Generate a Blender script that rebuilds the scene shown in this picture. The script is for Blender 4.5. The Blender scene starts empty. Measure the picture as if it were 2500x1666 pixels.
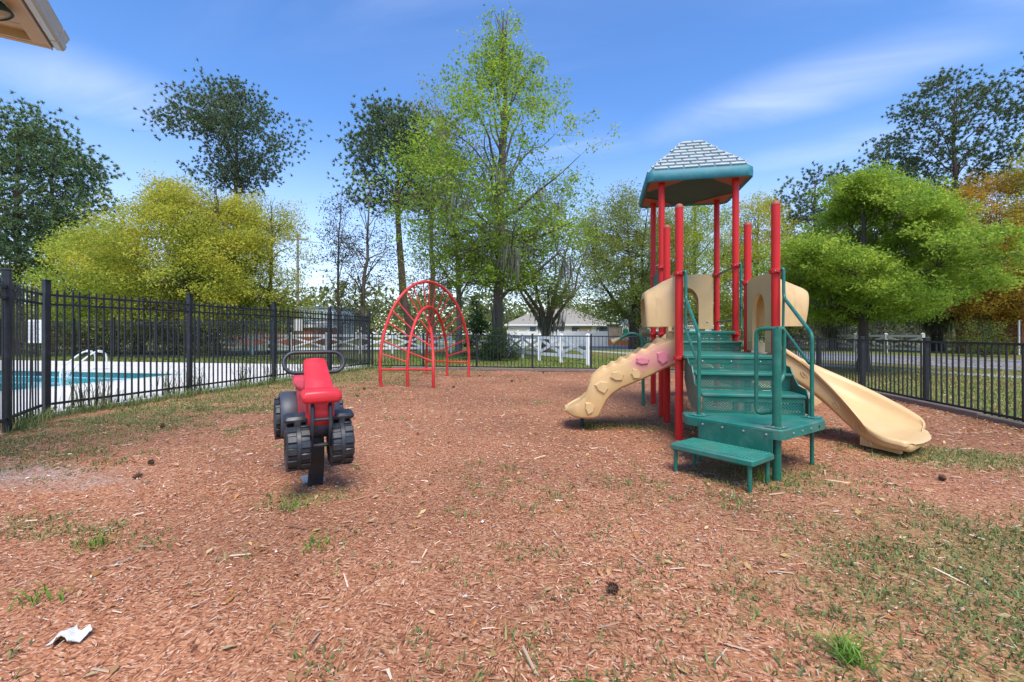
import bpy, math, random
import numpy as np
from mathutils import Vector, Matrix

# ------------------------------------------------------------------ camera, sky, sun, exposure
SC = bpy.context.scene
COL = SC.collection
FPX, YAW, CAMH, HOR, CX = 1115.0, math.radians(10.91), 1.22, 815.0, 1250.0   # photo is 2500 x 1666
SN, CS = math.sin(YAW), math.cos(YAW)

cam_d = bpy.data.cameras.new('camera')
cam = bpy.data.objects.new('camera', cam_d)
COL.objects.link(cam)
cam.location = (0, 0, CAMH)
cam.rotation_euler = (math.pi / 2, 0, YAW)
cam_d.sensor_width = 36.0
cam_d.lens = FPX / 2500.0 * 36.0
cam_d.shift_y = (HOR - 833.0) / 2500.0
cam_d.clip_start, cam_d.clip_end = 0.05, 2000
SC.camera = cam

# high veiled sun, a little to the right and behind the camera
sd = Vector((0.20, -0.46, 0.86)).normalized()
sun_l = bpy.data.lights.new('sun', 'SUN')
sun_l.energy = 2.35
sun_l.angle = math.radians(34)
sun_l.color = (1.0, 0.955, 0.88)
sun = bpy.data.objects.new('sun', sun_l)
COL.objects.link(sun)
sun.rotation_euler = sd.to_track_quat('Z', 'Y').to_euler()
sun.location = (0, 0, 30)

W = bpy.data.worlds.new('World')
SC.world = W
W.use_nodes = True
wn, wl = W.node_tree.nodes, W.node_tree.links
wn.clear()
w_out = wn.new('ShaderNodeOutputWorld')
w_bg = wn.new('ShaderNodeBackground')
w_bg.inputs['Strength'].default_value = 0.15
w_sky = wn.new('ShaderNodeTexSky')
w_sky.sky_type = 'NISHITA'
w_sky.sun_disc = False
w_sky.sun_elevation = math.asin(sd.z)
w_sky.sun_rotation = math.atan2(sd.x, sd.y)
w_sky.air_density, w_sky.dust_density, w_sky.ozone_density = 1.0, 0.6, 2.0
def wmath(op, a, b=None, clamp=False):
    n = wn.new('ShaderNodeMath'); n.operation = op; n.use_clamp = clamp
    for i, v in enumerate((a, b)):
        if v is None: continue
        if isinstance(v, (int, float)): n.inputs[i].default_value = v
        else: wl.new(v, n.inputs[i])
    return n.outputs[0]
w_hs = wn.new('ShaderNodeHueSaturation')
w_hs.inputs['Saturation'].default_value = 1.26
w_hs.inputs['Hue'].default_value = 0.508
w_hs.inputs['Value'].default_value = 0.92
wl.new(w_sky.outputs[0], w_hs.inputs['Color'])
# thin cirrus: streaky noise on a flat layer high above, in drifting banks
w_tc = wn.new('ShaderNodeTexCoord')
w_sep = wn.new('ShaderNodeSeparateXYZ')
wl.new(w_tc.outputs['Generated'], w_sep.inputs[0])
zc = wmath('MAXIMUM', w_sep.outputs['Z'], 0.03)
zc = wmath('ADD', zc, 0.12)
w_com = wn.new('ShaderNodeCombineXYZ')
wl.new(wmath('DIVIDE', w_sep.outputs['X'], zc), w_com.inputs[0])
wl.new(wmath('DIVIDE', w_sep.outputs['Y'], zc), w_com.inputs[1])
def wnoise(loc, rot, scale, nscale, detail, dist, rough=0.55):
    m = wn.new('ShaderNodeMapping')
    m.inputs['Location'].default_value = loc
    m.inputs['Rotation'].default_value = (0, 0, rot)
    m.inputs['Scale'].default_value = scale
    wl.new(w_com.outputs[0], m.inputs[0])
    n = wn.new('ShaderNodeTexNoise')
    n.inputs['Scale'].default_value = nscale
    n.inputs['Detail'].default_value = detail
    n.inputs['Distortion'].default_value = dist
    n.inputs['Roughness'].default_value = rough
    wl.new(m.outputs[0], n.inputs['Vector'])
    return n.outputs[0]
def wramp(v, a, b):
    n = wn.new('ShaderNodeMapRange'); n.interpolation_type = 'SMOOTHSTEP'
    wl.new(v, n.inputs[0]); n.inputs[1].default_value = a; n.inputs[2].default_value = b
    return n.outputs[0]
bank = wramp(wnoise((3.1, 1.4, 0), 0.5, (0.55, 1.0, 1), 0.75, 2, 0.3), 0.46, 0.70)
streak = wramp(wnoise((0.4, 7.7, 0), 0.62, (0.30, 1.25, 1), 1.7, 6, 0.9), 0.36, 0.86)
def wbank(cx, cy, ang, lx, ly):
    s_ = wn.new('ShaderNodeVectorMath'); s_.operation = 'SUBTRACT'; wl.new(w_com.outputs[0], s_.inputs[0]); s_.inputs[1].default_value = (cx, cy, 0)
    r_ = wn.new('ShaderNodeVectorRotate'); r_.rotation_type = 'Z_AXIS'; wl.new(s_.outputs[0], r_.inputs['Vector']); r_.inputs['Angle'].default_value = -ang
    m_ = wn.new('ShaderNodeVectorMath'); m_.operation = 'MULTIPLY'; wl.new(r_.outputs[0], m_.inputs[0]); m_.inputs[1].default_value = (1 / lx, 1 / ly, 0)
    d_ = wn.new('ShaderNodeVectorMath'); d_.operation = 'LENGTH'; wl.new(m_.outputs[0], d_.inputs[0])
    return wramp(d_.outputs['Value'], 1.0, 0.1)
fine = wramp(wnoise((5.4, 2.7, 0), -0.3, (1.0, 2.2, 1), 1.5, 5, 0.8, 0.55), 0.22, 0.80)
banks = wmath('MAXIMUM', wbank(-1.53, 1.18, 1.05, 0.50, 0.30), wbank(0.62, 1.62, -0.49, 0.72, 0.24))
banks = wmath('MAXIMUM', banks, wmath('MULTIPLY', wbank(0.85, 2.0, -0.45, 0.7, 0.22), 0.7))
banks = wmath('MULTIPLY', banks, wmath('ADD', wmath('MULTIPLY', fine, 0.75), 0.25))
cirrus = wmath('MULTIPLY', wmath('MULTIPLY', bank, streak), 0.55, True)
cirrus = wmath('MAXIMUM', cirrus, wmath('MULTIPLY', banks, 0.40))
veil = wmath('MULTIPLY', wramp(w_sep.outputs['Z'], 0.42, -0.02), 0.55)
cirrus = wmath('MAXIMUM', cirrus, veil)
w_mix = wn.new('ShaderNodeMixRGB')
wl.new(cirrus, w_mix.inputs[0])
wl.new(w_hs.outputs[0], w_mix.inputs[1])
w_mix.inputs[2].default_value = (3.9, 4.2, 5.2, 1)
wl.new(w_mix.outputs[0], w_bg.inputs['Color'])
wl.new(w_bg.outputs[0], w_out.inputs[0])

SC.view_settings.view_transform = 'Standard'
SC.view_settings.look = 'None'
SC.view_settings.exposure = 1.0
SC.view_settings.gamma = 1.0
SC.view_settings.use_curve_mapping = False
SC.cycles.max_bounces = 8
SC.cycles.diffuse_bounces = 3
SC.cycles.transparent_max_bounces = 8
SC.cycles.use_denoising = True

rng = np.random.default_rng(7)
random.seed(7)

# ------------------------------------------------------------------ photo pixel -> place helpers
def gp(x, y, z=0.0):
    d = (CAMH - z) * FPX / (y - HOR); l = (x - CX) / FPX * d
    return (-SN * d + CS * l, CS * d + SN * l)
def pdp(x, d):
    l = (x - CX) / FPX * d
    return (-SN * d + CS * l, CS * d + SN * l)
def zat(y, d):
    return CAMH - (y - HOR) / FPX * d
def onY(x, y, Y):
    t = math.tan(math.atan((x - CX) / FPX) - YAW); X = Y * t
    return (X, CAMH - (y - HOR) / FPX * (-SN * X + CS * Y))

# ------------------------------------------------------------------ materials
def new_mat(name):
    m = bpy.data.materials.new(name); m.use_nodes = True
    nt = m.node_tree
    return m, nt.nodes, nt.links, nt.nodes['Principled BSDF']
def mat(name, col, rough=0.5, var=0.12, vscale=3.0, bump=0.0, bscale=30.0, metal=0.0, dirt=None, dirt_amt=0.0,
        dscale=2.0, stretch=(1, 1, 1), spec=0.5, coat=0.0):
    m, n, l, b = new_mat(name)
    tc = n.new('ShaderNodeTexCoord'); mp = n.new('ShaderNodeMapping')
    mp.inputs['Scale'].default_value = stretch
    l.new(tc.outputs['Object'], mp.inputs[0])
    no = n.new('ShaderNodeTexNoise'); no.inputs['Scale'].default_value = vscale; no.inputs['Detail'].default_value = 6
    l.new(mp.outputs[0], no.inputs['Vector'])
    r = n.new('ShaderNodeMapRange'); l.new(no.outputs[0], r.inputs[0])
    r.inputs[1].default_value = 0.25; r.inputs[2].default_value = 0.75
    r.inputs[3].default_value = 1 - var; r.inputs[4].default_value = 1 + var
    vm = n.new('ShaderNodeVectorMath'); vm.operation = 'SCALE'
    vm.inputs[0].default_value = col[:3]; l.new(r.outputs[0], vm.inputs['Scale'])
    c = vm.outputs[0]
    if dirt is not None:
        n2 = n.new('ShaderNodeTexNoise'); n2.inputs['Scale'].default_value = dscale; n2.inputs['Detail'].default_value = 8
        n2.inputs['Roughness'].default_value = 0.65
        l.new(mp.outputs[0], n2.inputs['Vector'])
        r2 = n.new('ShaderNodeMapRange'); l.new(n2.outputs[0], r2.inputs[0])
        r2.inputs[1].default_value = 0.48; r2.inputs[2].default_value = 0.72; r2.inputs[4].default_value = dirt_amt
        mx = n.new('ShaderNodeMixRGB'); l.new(r2.outputs[0], mx.inputs[0]); l.new(c, mx.inputs[1])
        mx.inputs[2].default_value = (*dirt, 1); c = mx.outputs[0]
    l.new(c, b.inputs['Base Color'])
    rr = n.new('ShaderNodeMapRange'); l.new(no.outputs[0], rr.inputs[0])
    rr.inputs[3].default_value = max(0.05, rough - 0.1); rr.inputs[4].default_value = min(1, rough + 0.12)
    l.new(rr.outputs[0], b.inputs['Roughness'])
    b.inputs['Metallic'].default_value = metal
    b.inputs['Specular IOR Level'].default_value = spec
    b.inputs['Coat Weight'].default_value = coat
    if bump:
        n3 = n.new('ShaderNodeTexNoise'); n3.inputs['Scale'].default_value = bscale; n3.inputs['Detail'].default_value = 4
        l.new(mp.outputs[0], n3.inputs['Vector'])
        bp = n.new('ShaderNodeBump'); bp.inputs['Strength'].default_value = bump; bp.inputs['Distance'].default_value = 0.02
        l.new(n3.outputs[0], bp.inputs['Height']); l.new(bp.outputs[0], b.inputs['Normal'])
    return m
def attr_mat(name, rough=0.7, trans=0.0, spec=0.25):
    m, n, l, b = new_mat(name)
    a = n.new('ShaderNodeAttribute'); a.attribute_name = 'col'
    l.new(a.outputs['Color'], b.inputs['Base Color'])
    b.inputs['Roughness'].default_value = rough
    b.inputs['Specular IOR Level'].default_value = spec
    if trans:
        t = n.new('ShaderNodeBsdfTranslucent'); l.new(a.outputs['Color'], t.inputs[0])
        mx = n.new('ShaderNodeMixShader'); mx.inputs[0].default_value = trans
        l.new(b.outputs[0], mx.inputs[1]); l.new(t.outputs[0], mx.inputs[2])
        l.new(mx.outputs[0], n['Material Output'].inputs[0])
    return m

M = {}
M['red'] = mat('red_powder_coat', (0.56, 0.014, 0.012), 0.45, 0.10, 2.5, dirt=(0.34, 0.03, 0.02), dirt_amt=0.4, dscale=5, spec=0.35)
M['arch_red'] = mat('red_painted_pipe', (0.55, 0.030, 0.028), 0.5, 0.14, 3, dirt=(0.58, 0.13, 0.11), dirt_amt=0.4, dscale=3, spec=0.35)
M['green'] = mat('green_vinyl_coat', (0.006, 0.115, 0.078), 0.40, 0.18, 5, dirt=(0.10, 0.20, 0.16), dirt_amt=0.5, dscale=7)
M['green_pipe'] = mat('green_pipe_paint', (0.006, 0.125, 0.083), 0.36, 0.15, 6, dirt=(0.10, 0.24, 0.20), dirt_amt=0.35, dscale=9, bump=0.15, bscale=90)
M['teal'] = mat('weathered_teal_plastic', (0.018, 0.17, 0.21), 0.55, 0.16, 4, dirt=(0.10, 0.23, 0.26), dirt_amt=0.5, dscale=8)
M['tan'] = mat('tan_moulded_plastic', (0.63, 0.42, 0.19), 0.42, 0.07, 2.2, dirt=(0.46, 0.29, 0.12), dirt_amt=0.35, dscale=3.5, bump=0.05, bscale=60)
M['shingle'] = mat('faded_white_shingle_plastic', (0.40, 0.435, 0.445), 0.65, 0.16, 9, dirt=(0.20, 0.23, 0.24), dirt_amt=0.7, dscale=18)
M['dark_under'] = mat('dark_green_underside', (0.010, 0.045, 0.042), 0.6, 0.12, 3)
M['gusset'] = mat('faded_red_gusset', (0.33, 0.075, 0.045), 0.6, 0.15, 6)
M['pink'] = mat('pink_paint_on_tan', (0.62, 0.20, 0.24), 0.6, 0.15, 30, dirt=(0.72, 0.16, 0.14), dirt_amt=0.8, dscale=14)
M['black'] = mat('black_fence_paint', (0.012, 0.014, 0.018), 0.42, 0.25, 6, dirt=(0.06, 0.065, 0.07), dirt_amt=0.35, dscale=9)
M['rubber'] = mat('black_moulded_plastic', (0.020, 0.023, 0.029), 0.42, 0.2, 5, dirt=(0.09, 0.085, 0.07), dirt_amt=0.5, dscale=7)
M['fender'] = mat('dark_grey_plastic', (0.045, 0.052, 0.068), 0.45, 0.15, 4, dirt=(0.10, 0.10, 0.10), dirt_amt=0.3, dscale=6)
M['hub'] = mat('grey_hub_plastic', (0.22, 0.21, 0.20), 0.5, 0.12, 8)
M['tractor_red'] = mat('red_moulded_plastic', (0.62, 0.026, 0.036), 0.36, 0.10, 3, dirt=(0.60, 0.11, 0.12), dirt_amt=0.5, dscale=4)
M['steel'] = mat('galvanised_steel', (0.42, 0.42, 0.42), 0.4, 0.12, 20, metal=0.7)
M['rail_white'] = mat('white_tube', (0.68, 0.68, 0.66), 0.35, 0.08, 5)
M['white'] = mat('white_vinyl', (0.78, 0.78, 0.77), 0.5, 0.05, 3, dirt=(0.55, 0.55, 0.50), dirt_amt=0.35, dscale=3)
M['beige'] = mat('beige_fence_paint', (0.50, 0.475, 0.40), 0.6, 0.08, 3, dirt=(0.34, 0.32, 0.25), dirt_amt=0.4, dscale=3)
M['timber'] = mat('weathered_timber', (0.21, 0.155, 0.12), 0.85, 0.25, 6, bump=0.5, bscale=40, stretch=(1, 1, 4))
M['concrete'] = mat('pale_concrete', (0.62, 0.585, 0.53), 0.85, 0.06, 0.8, bump=0.12, bscale=60, dirt=(0.45, 0.42, 0.37), dirt_amt=0.35, dscale=0.9)
M['walk'] = mat('sidewalk_concrete', (0.42, 0.41, 0.38), 0.9, 0.10, 1.5, bump=0.1, bscale=50)
M['asphalt'] = mat('grey_asphalt', (0.17, 0.185, 0.21), 0.85, 0.12, 1.2, bump=0.2, bscale=80)
M['yellow'] = mat('yellow_kerb_paint', (0.62, 0.45, 0.05), 0.7, 0.15, 4)
M['bark_grey'] = mat('grey_brown_bark', (0.105, 0.082, 0.062), 0.9, 0.35, 5, bump=0.8, bscale=14, stretch=(1, 1, 0.25))
M['bark_dark'] = mat('dark_oak_bark', (0.060, 0.046, 0.036), 0.9, 0.35, 5, bump=0.8, bscale=14, stretch=(1, 1, 0.25))
M['bark_pine'] = mat('pine_bark', (0.115, 0.078, 0.058), 0.9, 0.35, 4, bump=0.8, bscale=10, stretch=(1, 1, 0.3))
M['bark_pale'] = mat('pale_grey_bark', (0.20, 0.165, 0.125), 0.9, 0.3, 5, bump=0.5, bscale=14, stretch=(1, 1, 0.25))
M['leaf'] = attr_mat('leaf', 0.6, 0.5)
M['needle'] = attr_mat('pine_needle', 0.55, 0.18)
M['moss'] = attr_mat('hanging_moss', 0.9, 0.2)
M['chips'] = attr_mat('bark_chip', 0.85, 0.0, 0.15)
M['blade'] = attr_mat('grass_blade', 0.6, 0.35)
M['litter'] = attr_mat('dry_leaf', 0.8, 0.15)

# ------------------------------------------------------------------ mesh builder
def wloc(o):
    v = Vector((0, 0, 0))
    while o is not None:
        v += o.location; o = o.parent
    return v
def set_props(o, label=None, cat=None, group=None, kind=None):
    if label: o['label'] = label
    if cat: o['category'] = cat
    if group: o['group'] = group
    if kind: o['kind'] = kind
    return o
def thing(name, label, cat, loc=(0, 0, 0), rotz=0.0, group=None):
    o = bpy.data.objects.new(name, None); COL.objects.link(o)
    o.location = loc; o.rotation_euler = (0, 0, rotz); o.empty_display_size = 0.1
    return set_props(o, label, cat, group)
def basis(d):
    d = Vector(d).normalized()
    up = Vector((0, 0, 1)) if abs(d.z) < 0.9 else Vector((1, 0, 0))
    a = d.cross(up).normalized(); return a, a.cross(d).normalized()
class MB:
    def __init__(s): s.v, s.f, s.m = [], [], []
    def add(s, vs, fs, mi=0):
        o = len(s.v); s.v += [tuple(p) for p in vs]; s.f += [tuple(i + o for i in f) for f in fs]; s.m += [mi] * len(fs); return s
    def box(s, c, size, rz=0.0, rot=None, mi=0, bev=0.0):
        hx, hy, hz = size[0] / 2, size[1] / 2, size[2] / 2
        R = rot if rot is not None else Matrix.Rotation(rz, 3, 'Z'); c = Vector(c)
        if bev <= 0:
            vs = [c + R @ Vector((x, y, z)) for z in (-hz, hz) for x, y in ((-hx, -hy), (hx, -hy), (hx, hy), (-hx, hy))]
            return s.add(vs, [(3, 2, 1, 0), (4, 5, 6, 7), (0, 1, 5, 4), (1, 2, 6, 5), (2, 3, 7, 6), (3, 0, 4, 7)], mi)
        b = min(bev, hx * .9, hy * .9, hz * .9)
        rings = []
        for z, i in ((-hz, b), (-hz + b, 0), (hz - b, 0), (hz, b)):
            x, y = hx - i, hy - i; k = b if i == 0 else b * 0.6
            rings.append([(-x + k, -y, z), (x - k, -y, z), (x, -y + k, z), (x, y - k, z), (x - k, y, z), (-x + k, y, z), (-x, y - k, z), (-x, -y + k, z)])
        vs = [c + R @ Vector(p) for r in rings for p in r]
        fs = [tuple(range(7, -1, -1)), tuple(range(24, 32))]
        for r in range(3):
            for i in range(8):
                j = (i + 1) % 8; fs.append((r * 8 + i, r * 8 + j, r * 8 + 8 + j, r * 8 + 8 + i))
        return s.add(vs, fs, mi)
    def bar(s, a, b, w, h, mi=0, bev=0.0):
        a, b = Vector(a), Vector(b); d = b - a; L = d.length
        x = d.normalized(); y, z = basis(x)
        R = Matrix((x, y, z)).transposed()
        return s.box((a + b) / 2, (L, w, h), rot=R, mi=mi, bev=bev)
    def tube(s, pts, r, n=10, closed=False, caps=True, mi=0):
        P = [Vector(p) for p in pts]; k = len(P)
        rs = r if isinstance(r, (list, tuple)) else [r] * k
        vs, fs = [], []
        a = None
        for i in range(k):
            if closed: t = P[(i + 1) % k] - P[i - 1]
            else: t = P[min(i + 1, k - 1)] - P[max(i - 1, 0)]
            t.normalize()
            if a is None: a, _ = basis(t)
            else:
                a = a - t * a.dot(t)
                if a.length < 1e-5: a, _ = basis(t)
                a.normalize()
            b = t.cross(a)
            for j in range(n):
                q = 2 * math.pi * j / n
                vs.append(P[i] + (a * math.cos(q) + b * math.sin(q)) * rs[i])
        m = k if closed else k - 1
        for i in range(m):
            i2 = (i + 1) % k
            for j in range(n):
                j2 = (j + 1) % n
                fs.append((i * n + j, i * n + j2, i2 * n + j2, i2 * n + j))
        if caps and not closed:
            fs.append(tuple(range(n - 1, -1, -1))); fs.append(tuple(range((k - 1) * n, k * n)))
        return s.add(vs, fs, mi)
    def lathe(s, prof, o, axis=(0, 0, 1), n=20, mi=0, cap=True):
        ax = Vector(axis).normalized(); a, b = basis(ax); o = Vector(o); vs, fs = [], []
        for r, h in prof:
            for j in range(n):
                q = 2 * math.pi * j / n
                vs.append(o + ax * h + (a * math.cos(q) + b * math.sin(q)) * r)
        k = len(prof)
        for i in range(k - 1):
            for j in range(n):
                j2 = (j + 1) % n; fs.append((i * n + j, i * n + j2, (i + 1) * n + j2, (i + 1) * n + j))
        if cap:
            fs.append(tuple(range(n - 1, -1, -1))); fs.append(tuple(range((k - 1) * n, k * n)))
        return s.add(vs, fs, mi)
    def prism(s, poly, z0, z1, mi=0):
        k = len(poly); vs = [(x, y, z0) for x, y in poly] + [(x, y, z1) for x, y in poly]
        fs = [tuple(range(k - 1, -1, -1)), tuple(range(k, 2 * k))] + [(i, (i + 1) % k, k + (i + 1) % k, k + i) for i in range(k)]
        return s.add(vs, fs, mi)
    def extrude(s, poly3, d, mi=0):
        d = Vector(d); k = len(poly3); vs = [Vector(p) for p in poly3] + [Vector(p) + d for p in poly3]
        fs = [tuple(range(k - 1, -1, -1)), tuple(range(k, 2 * k))] + [(i, (i + 1) % k, k + (i + 1) % k, k + i) for i in range(k)]
        return s.add(vs, fs, mi)
    def loft(s, secs, closed=True, caps=True, mi=0):
        n = len(secs[0]); vs = [p for q in secs for p in q]; fs = []
        for i in range(len(secs) - 1):
            for j in range(n if closed else n - 1):
                j2 = (j + 1) % n; fs.append((i * n + j, i * n + j2, (i + 1) * n + j2, (i + 1) * n + j))
        if caps and closed:
            fs.append(tuple(range(n - 1, -1, -1))); fs.append(tuple(range((len(secs) - 1) * n, len(secs) * n)))
        return s.add(vs, fs, mi)
    def build(s, name, m, parent=None, smooth=False, local=False, angle=None, fixn=True):
        me = bpy.data.meshes.new(name)
        off = Vector((0, 0, 0)) if (parent is None or local) else wloc(parent)
        me.from_pydata([(p[0] - off.x, p[1] - off.y, p[2] - off.z) for p in s.v], [], s.f)
        mats = m if isinstance(m, (list, tuple)) else [m]
        for q in mats: me.materials.append(q)
        if len(mats) > 1: me.polygons.foreach_set('material_index', s.m)
        if fixn:
            import bmesh
            bm = bmesh.new(); bm.from_mesh(me); bmesh.ops.recalc_face_normals(bm, faces=bm.faces); bm.to_mesh(me); bm.free()
        if smooth:
            me.polygons.foreach_set('use_smooth', [True] * len(me.polygons))
            if angle is None: angle = 40
            me.set_sharp_from_angle(angle=math.radians(angle))
        me.update()
        o = bpy.data.objects.new(name, me); COL.objects.link(o)
        if parent is not None: o.parent = parent
        return o
def place(name, me, loc, parent=None, rotz=0.0, scale=None):
    o = bpy.data.objects.new(name, me); COL.objects.link(o)
    if parent is not None:
        o.parent = parent; loc = Vector(loc) - wloc(parent)
    o.location = loc; o.rotation_euler = (0, 0, rotz)
    if scale: o.scale = scale
    return o
def np_mesh(name, V, F, m, parent=None, col=None, loc=(0, 0, 0), smooth=False):
    """V (n,3), F (m,3 or 4) as one mesh; col (n,3) per point"""
    me = bpy.data.meshes.new(name)
    n, k = len(F), F.shape[1]
    me.vertices.add(len(V)); me.vertices.foreach_set('co', np.ascontiguousarray(V, dtype=np.float32).ravel())
    me.loops.add(n * k); me.loops.foreach_set('vertex_index', np.ascontiguousarray(F, dtype=np.int32).ravel())
    me.polygons.add(n); me.polygons.foreach_set('loop_start', np.arange(0, n * k, k, dtype=np.int32))
    if smooth: me.polygons.foreach_set('use_smooth', np.ones(n, dtype=bool))
    if col is not None:
        a = me.attributes.new('col', 'FLOAT_COLOR', 'POINT')
        a.data.foreach_set('color', np.concatenate([col, np.ones((len(col), 1))], 1).astype(np.float32).ravel())
    me.materials.append(m); me.update(calc_edges=True)
    o = bpy.data.objects.new(name, me); COL.objects.link(o)
    if parent is not None: o.parent = parent
    o.location = loc
    return o
def vnoise(x, y, seed=0):
    x = np.asarray(x, float); y = np.asarray(y, float)
    xi, yi = np.floor(x).astype(np.int64), np.floor(y).astype(np.int64)
    fx, fy = x - xi, y - yi
    fx, fy = fx * fx * (3 - 2 * fx), fy * fy * (3 - 2 * fy)
    def h(a, b):
        q = (a * 374761393 + b * 668265263 + seed * 1442695041) & 0x7fffffff
        q = ((q ^ (q >> 13)) * 1274126177) & 0x7fffffff
        return ((q ^ (q >> 16)) & 0xffff) / 65535.0
    return (h(xi, yi) * (1 - fx) + h(xi + 1, yi) * fx) * (1 - fy) + (h(xi, yi + 1) * (1 - fx) + h(xi + 1, yi + 1) * fx) * fy
def spline(P, n):
    P = [np.array(p, float) for p in P]; out = []
    Q = [2 * P[0] - P[1]] + P + [2 * P[-1] - P[-2]]
    seg = len(P) - 1
    for i in range(seg):
        a, b, c, d = Q[i:i + 4]
        for t in np.linspace(0, 1, n, endpoint=False):
            out.append(0.5 * (2 * b + (c - a) * t + (2 * a - 5 * b + 4 * c - d) * t * t + (3 * b - a - 3 * c + d) * t ** 3))
    out.append(P[-1]); return out

# ------------------------------------------------------------------ the ground
def ground_z(x, y):
    return (vnoise(np.asarray(x) * 1.1, np.asarray(y) * 1.1, 3) - 0.5) * 0.035 + (vnoise(np.asarray(x) * 4.3, np.asarray(y) * 4.3, 5) - 0.5) * 0.016 - 0.010
def green_amount(x, y):
    """how much grass has come up through the mulch, by place in the yard"""
    x, y = np.asarray(x, float), np.asarray(y, float)
    sm = lambda v, a, b: np.clip((v - a) / (b - a), 0, 1)
    g = sm(x, -0.5, 1.9) * sm(-y, -4.9, -2.9) * 0.66
    g = np.maximum(g, 0.30 * sm(-y, -5.0, -3.5) * sm(x, -3.0, 0.5))
    g = np.maximum(g, sm(-x, 3.0, 6.8) * sm(y, 2.2, 3.8) * 0.52)
    g = np.maximum(g, np.exp(-(((x - 3.3) / 1.0) ** 2 + ((y - 5.2) / 0.5) ** 2)) * 0.75)
    g = np.maximum(g, np.exp(-(((x - 1.5) / 0.9) ** 2 + ((y - 4.2) / 0.6) ** 2)) * 0.55)
    g = np.maximum(g, np.exp(-(((x + 2.2) / 0.5) ** 2 + ((y - 3.1) / 0.35) ** 2)) * 0.45)
    g = np.maximum(g, np.exp(-(((x + 3.3) / 0.8) ** 2 + ((y - 2.3) / 0.35) ** 2)) * 0.35)
    g = np.maximum(g, sm(y, 8.0, 13.5) * sm(-x, 1.0, 6.5) * 0.42)
    g = np.maximum(g, np.exp(-((y - 6.4) / 0.5) ** 2) * sm(x, -.6, .2) * sm(-x, -3.2, -2.2) * 0.45)
    return g

XL, XR, YB = -8.05, 5.45, 14.95
m, n, l, b = new_mat('red_bark_mulch'); M['mulch'] = m
tc = n.new('ShaderNodeTexCoord')
def vor(scale, stretch, rot, off):
    mp = n.new('ShaderNodeMapping'); mp.inputs['Scale'].default_value = stretch; mp.inputs['Rotation'].default_value = (0, 0, rot)
    mp.inputs['Location'].default_value = off
    # bend the cells so that chips lie every way
    nz = n.new('ShaderNodeTexNoise'); nz.inputs['Scale'].default_value = 2.3; l.new(tc.outputs['Object'], nz.inputs['Vector'])
    ad = n.new('ShaderNodeVectorMath'); ad.operation = 'MULTIPLY_ADD'
    l.new(nz.outputs['Color'], ad.inputs[0]); ad.inputs[1].default_value = (.14, .14, 0); l.new(tc.outputs['Object'], ad.inputs[2])
    l.new(ad.outputs[0], mp.inputs[0])
    v = n.new('ShaderNodeTexVoronoi'); v.inputs['Scale'].default_value = scale; l.new(mp.outputs[0], v.inputs['Vector'])
    return v
v1 = vor(52, (1, 2.8, 1), 0.5, (0, 0, 0)); v2 = vor(58, (3.0, 1, 1), 0.2, (3, 1, 0))
sel = n.new('ShaderNodeTexNoise'); sel.inputs['Scale'].default_value = 16; l.new(tc.outputs['Object'], sel.inputs['Vector'])
selr = n.new('ShaderNodeMapRange'); l.new(sel.outputs[0], selr.inputs[0]); selr.inputs[1].default_value = .47; selr.inputs[2].default_value = .53
mx = n.new('ShaderNodeMixRGB'); l.new(selr.outputs[0], mx.inputs[0]); l.new(v1.outputs['Color'], mx.inputs[1]); l.new(v2.outputs['Color'], mx.inputs[2])
sp = n.new('ShaderNodeSeparateXYZ'); l.new(mx.outputs[0], sp.inputs[0])
cr = n.new('ShaderNodeValToRGB'); l.new(sp.outputs[0], cr.inputs[0])
e = cr.color_ramp.elements
e[0].position, e[0].color = 0.0, (0.085, 0.036, 0.022, 1)
e[1].position, e[1].color = 1.0, (0.54, 0.36, 0.24, 1)
for p_, c_ in ((0.2, (0.28, 0.105, 0.050, 1)), (0.55, (0.39, 0.165, 0.080, 1)), (0.82, (0.47, 0.225, 0.12, 1))):
    q = e.new(p_); q.color = c_
big = n.new('ShaderNodeTexNoise'); big.inputs['Scale'].default_value = 0.55; big.inputs['Detail'].default_value = 5; l.new(tc.outputs['Object'], big.inputs['Vector'])
bigr = n.new('ShaderNodeMapRange'); l.new(big.outputs[0], bigr.inputs[0]); bigr.inputs[1].default_value = .3; bigr.inputs[2].default_value = .7
bigr.inputs[3].default_value = .74; bigr.inputs[4].default_value = 1.26
vs_ = n.new('ShaderNodeVectorMath'); vs_.operation = 'SCALE'; l.new(cr.outputs[0], vs_.inputs[0]); l.new(bigr.outputs[0], vs_.inputs['Scale'])
# thin grass / moss film and a pale gritty patch, stored per point of the sheet
at = n.new('ShaderNodeAttribute'); at.attribute_name = 'col'
asp = n.new('ShaderNodeSeparateXYZ'); l.new(at.outputs['Vector'], asp.inputs[0])
gn = n.new('ShaderNodeTexNoise'); gn.inputs['Scale'].default_value = 5; gn.inputs['Detail'].default_value = 8; gn.inputs['Roughness'].default_value = .7; l.new(tc.outputs['Object'], gn.inputs['Vector'])
ga = n.new('ShaderNodeMath'); ga.operation = 'MULTIPLY_ADD'; l.new(gn.outputs[0], ga.inputs[0]); ga.inputs[1].default_value = 1.3; l.new(asp.outputs[0], ga.inputs[2])
gr = n.new('ShaderNodeMapRange'); l.new(ga.outputs[0], gr.inputs[0]); gr.inputs[1].default_value = .92; gr.inputs[2].default_value = 1.45; gr.inputs[4].default_value = .6
g1 = n.new('ShaderNodeMixRGB'); l.new(gr.outputs[0], g1.inputs[0]); l.new(vs_.outputs[0], g1.inputs[1]); g1.inputs[2].default_value = (.30, .28, .09, 1)
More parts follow.
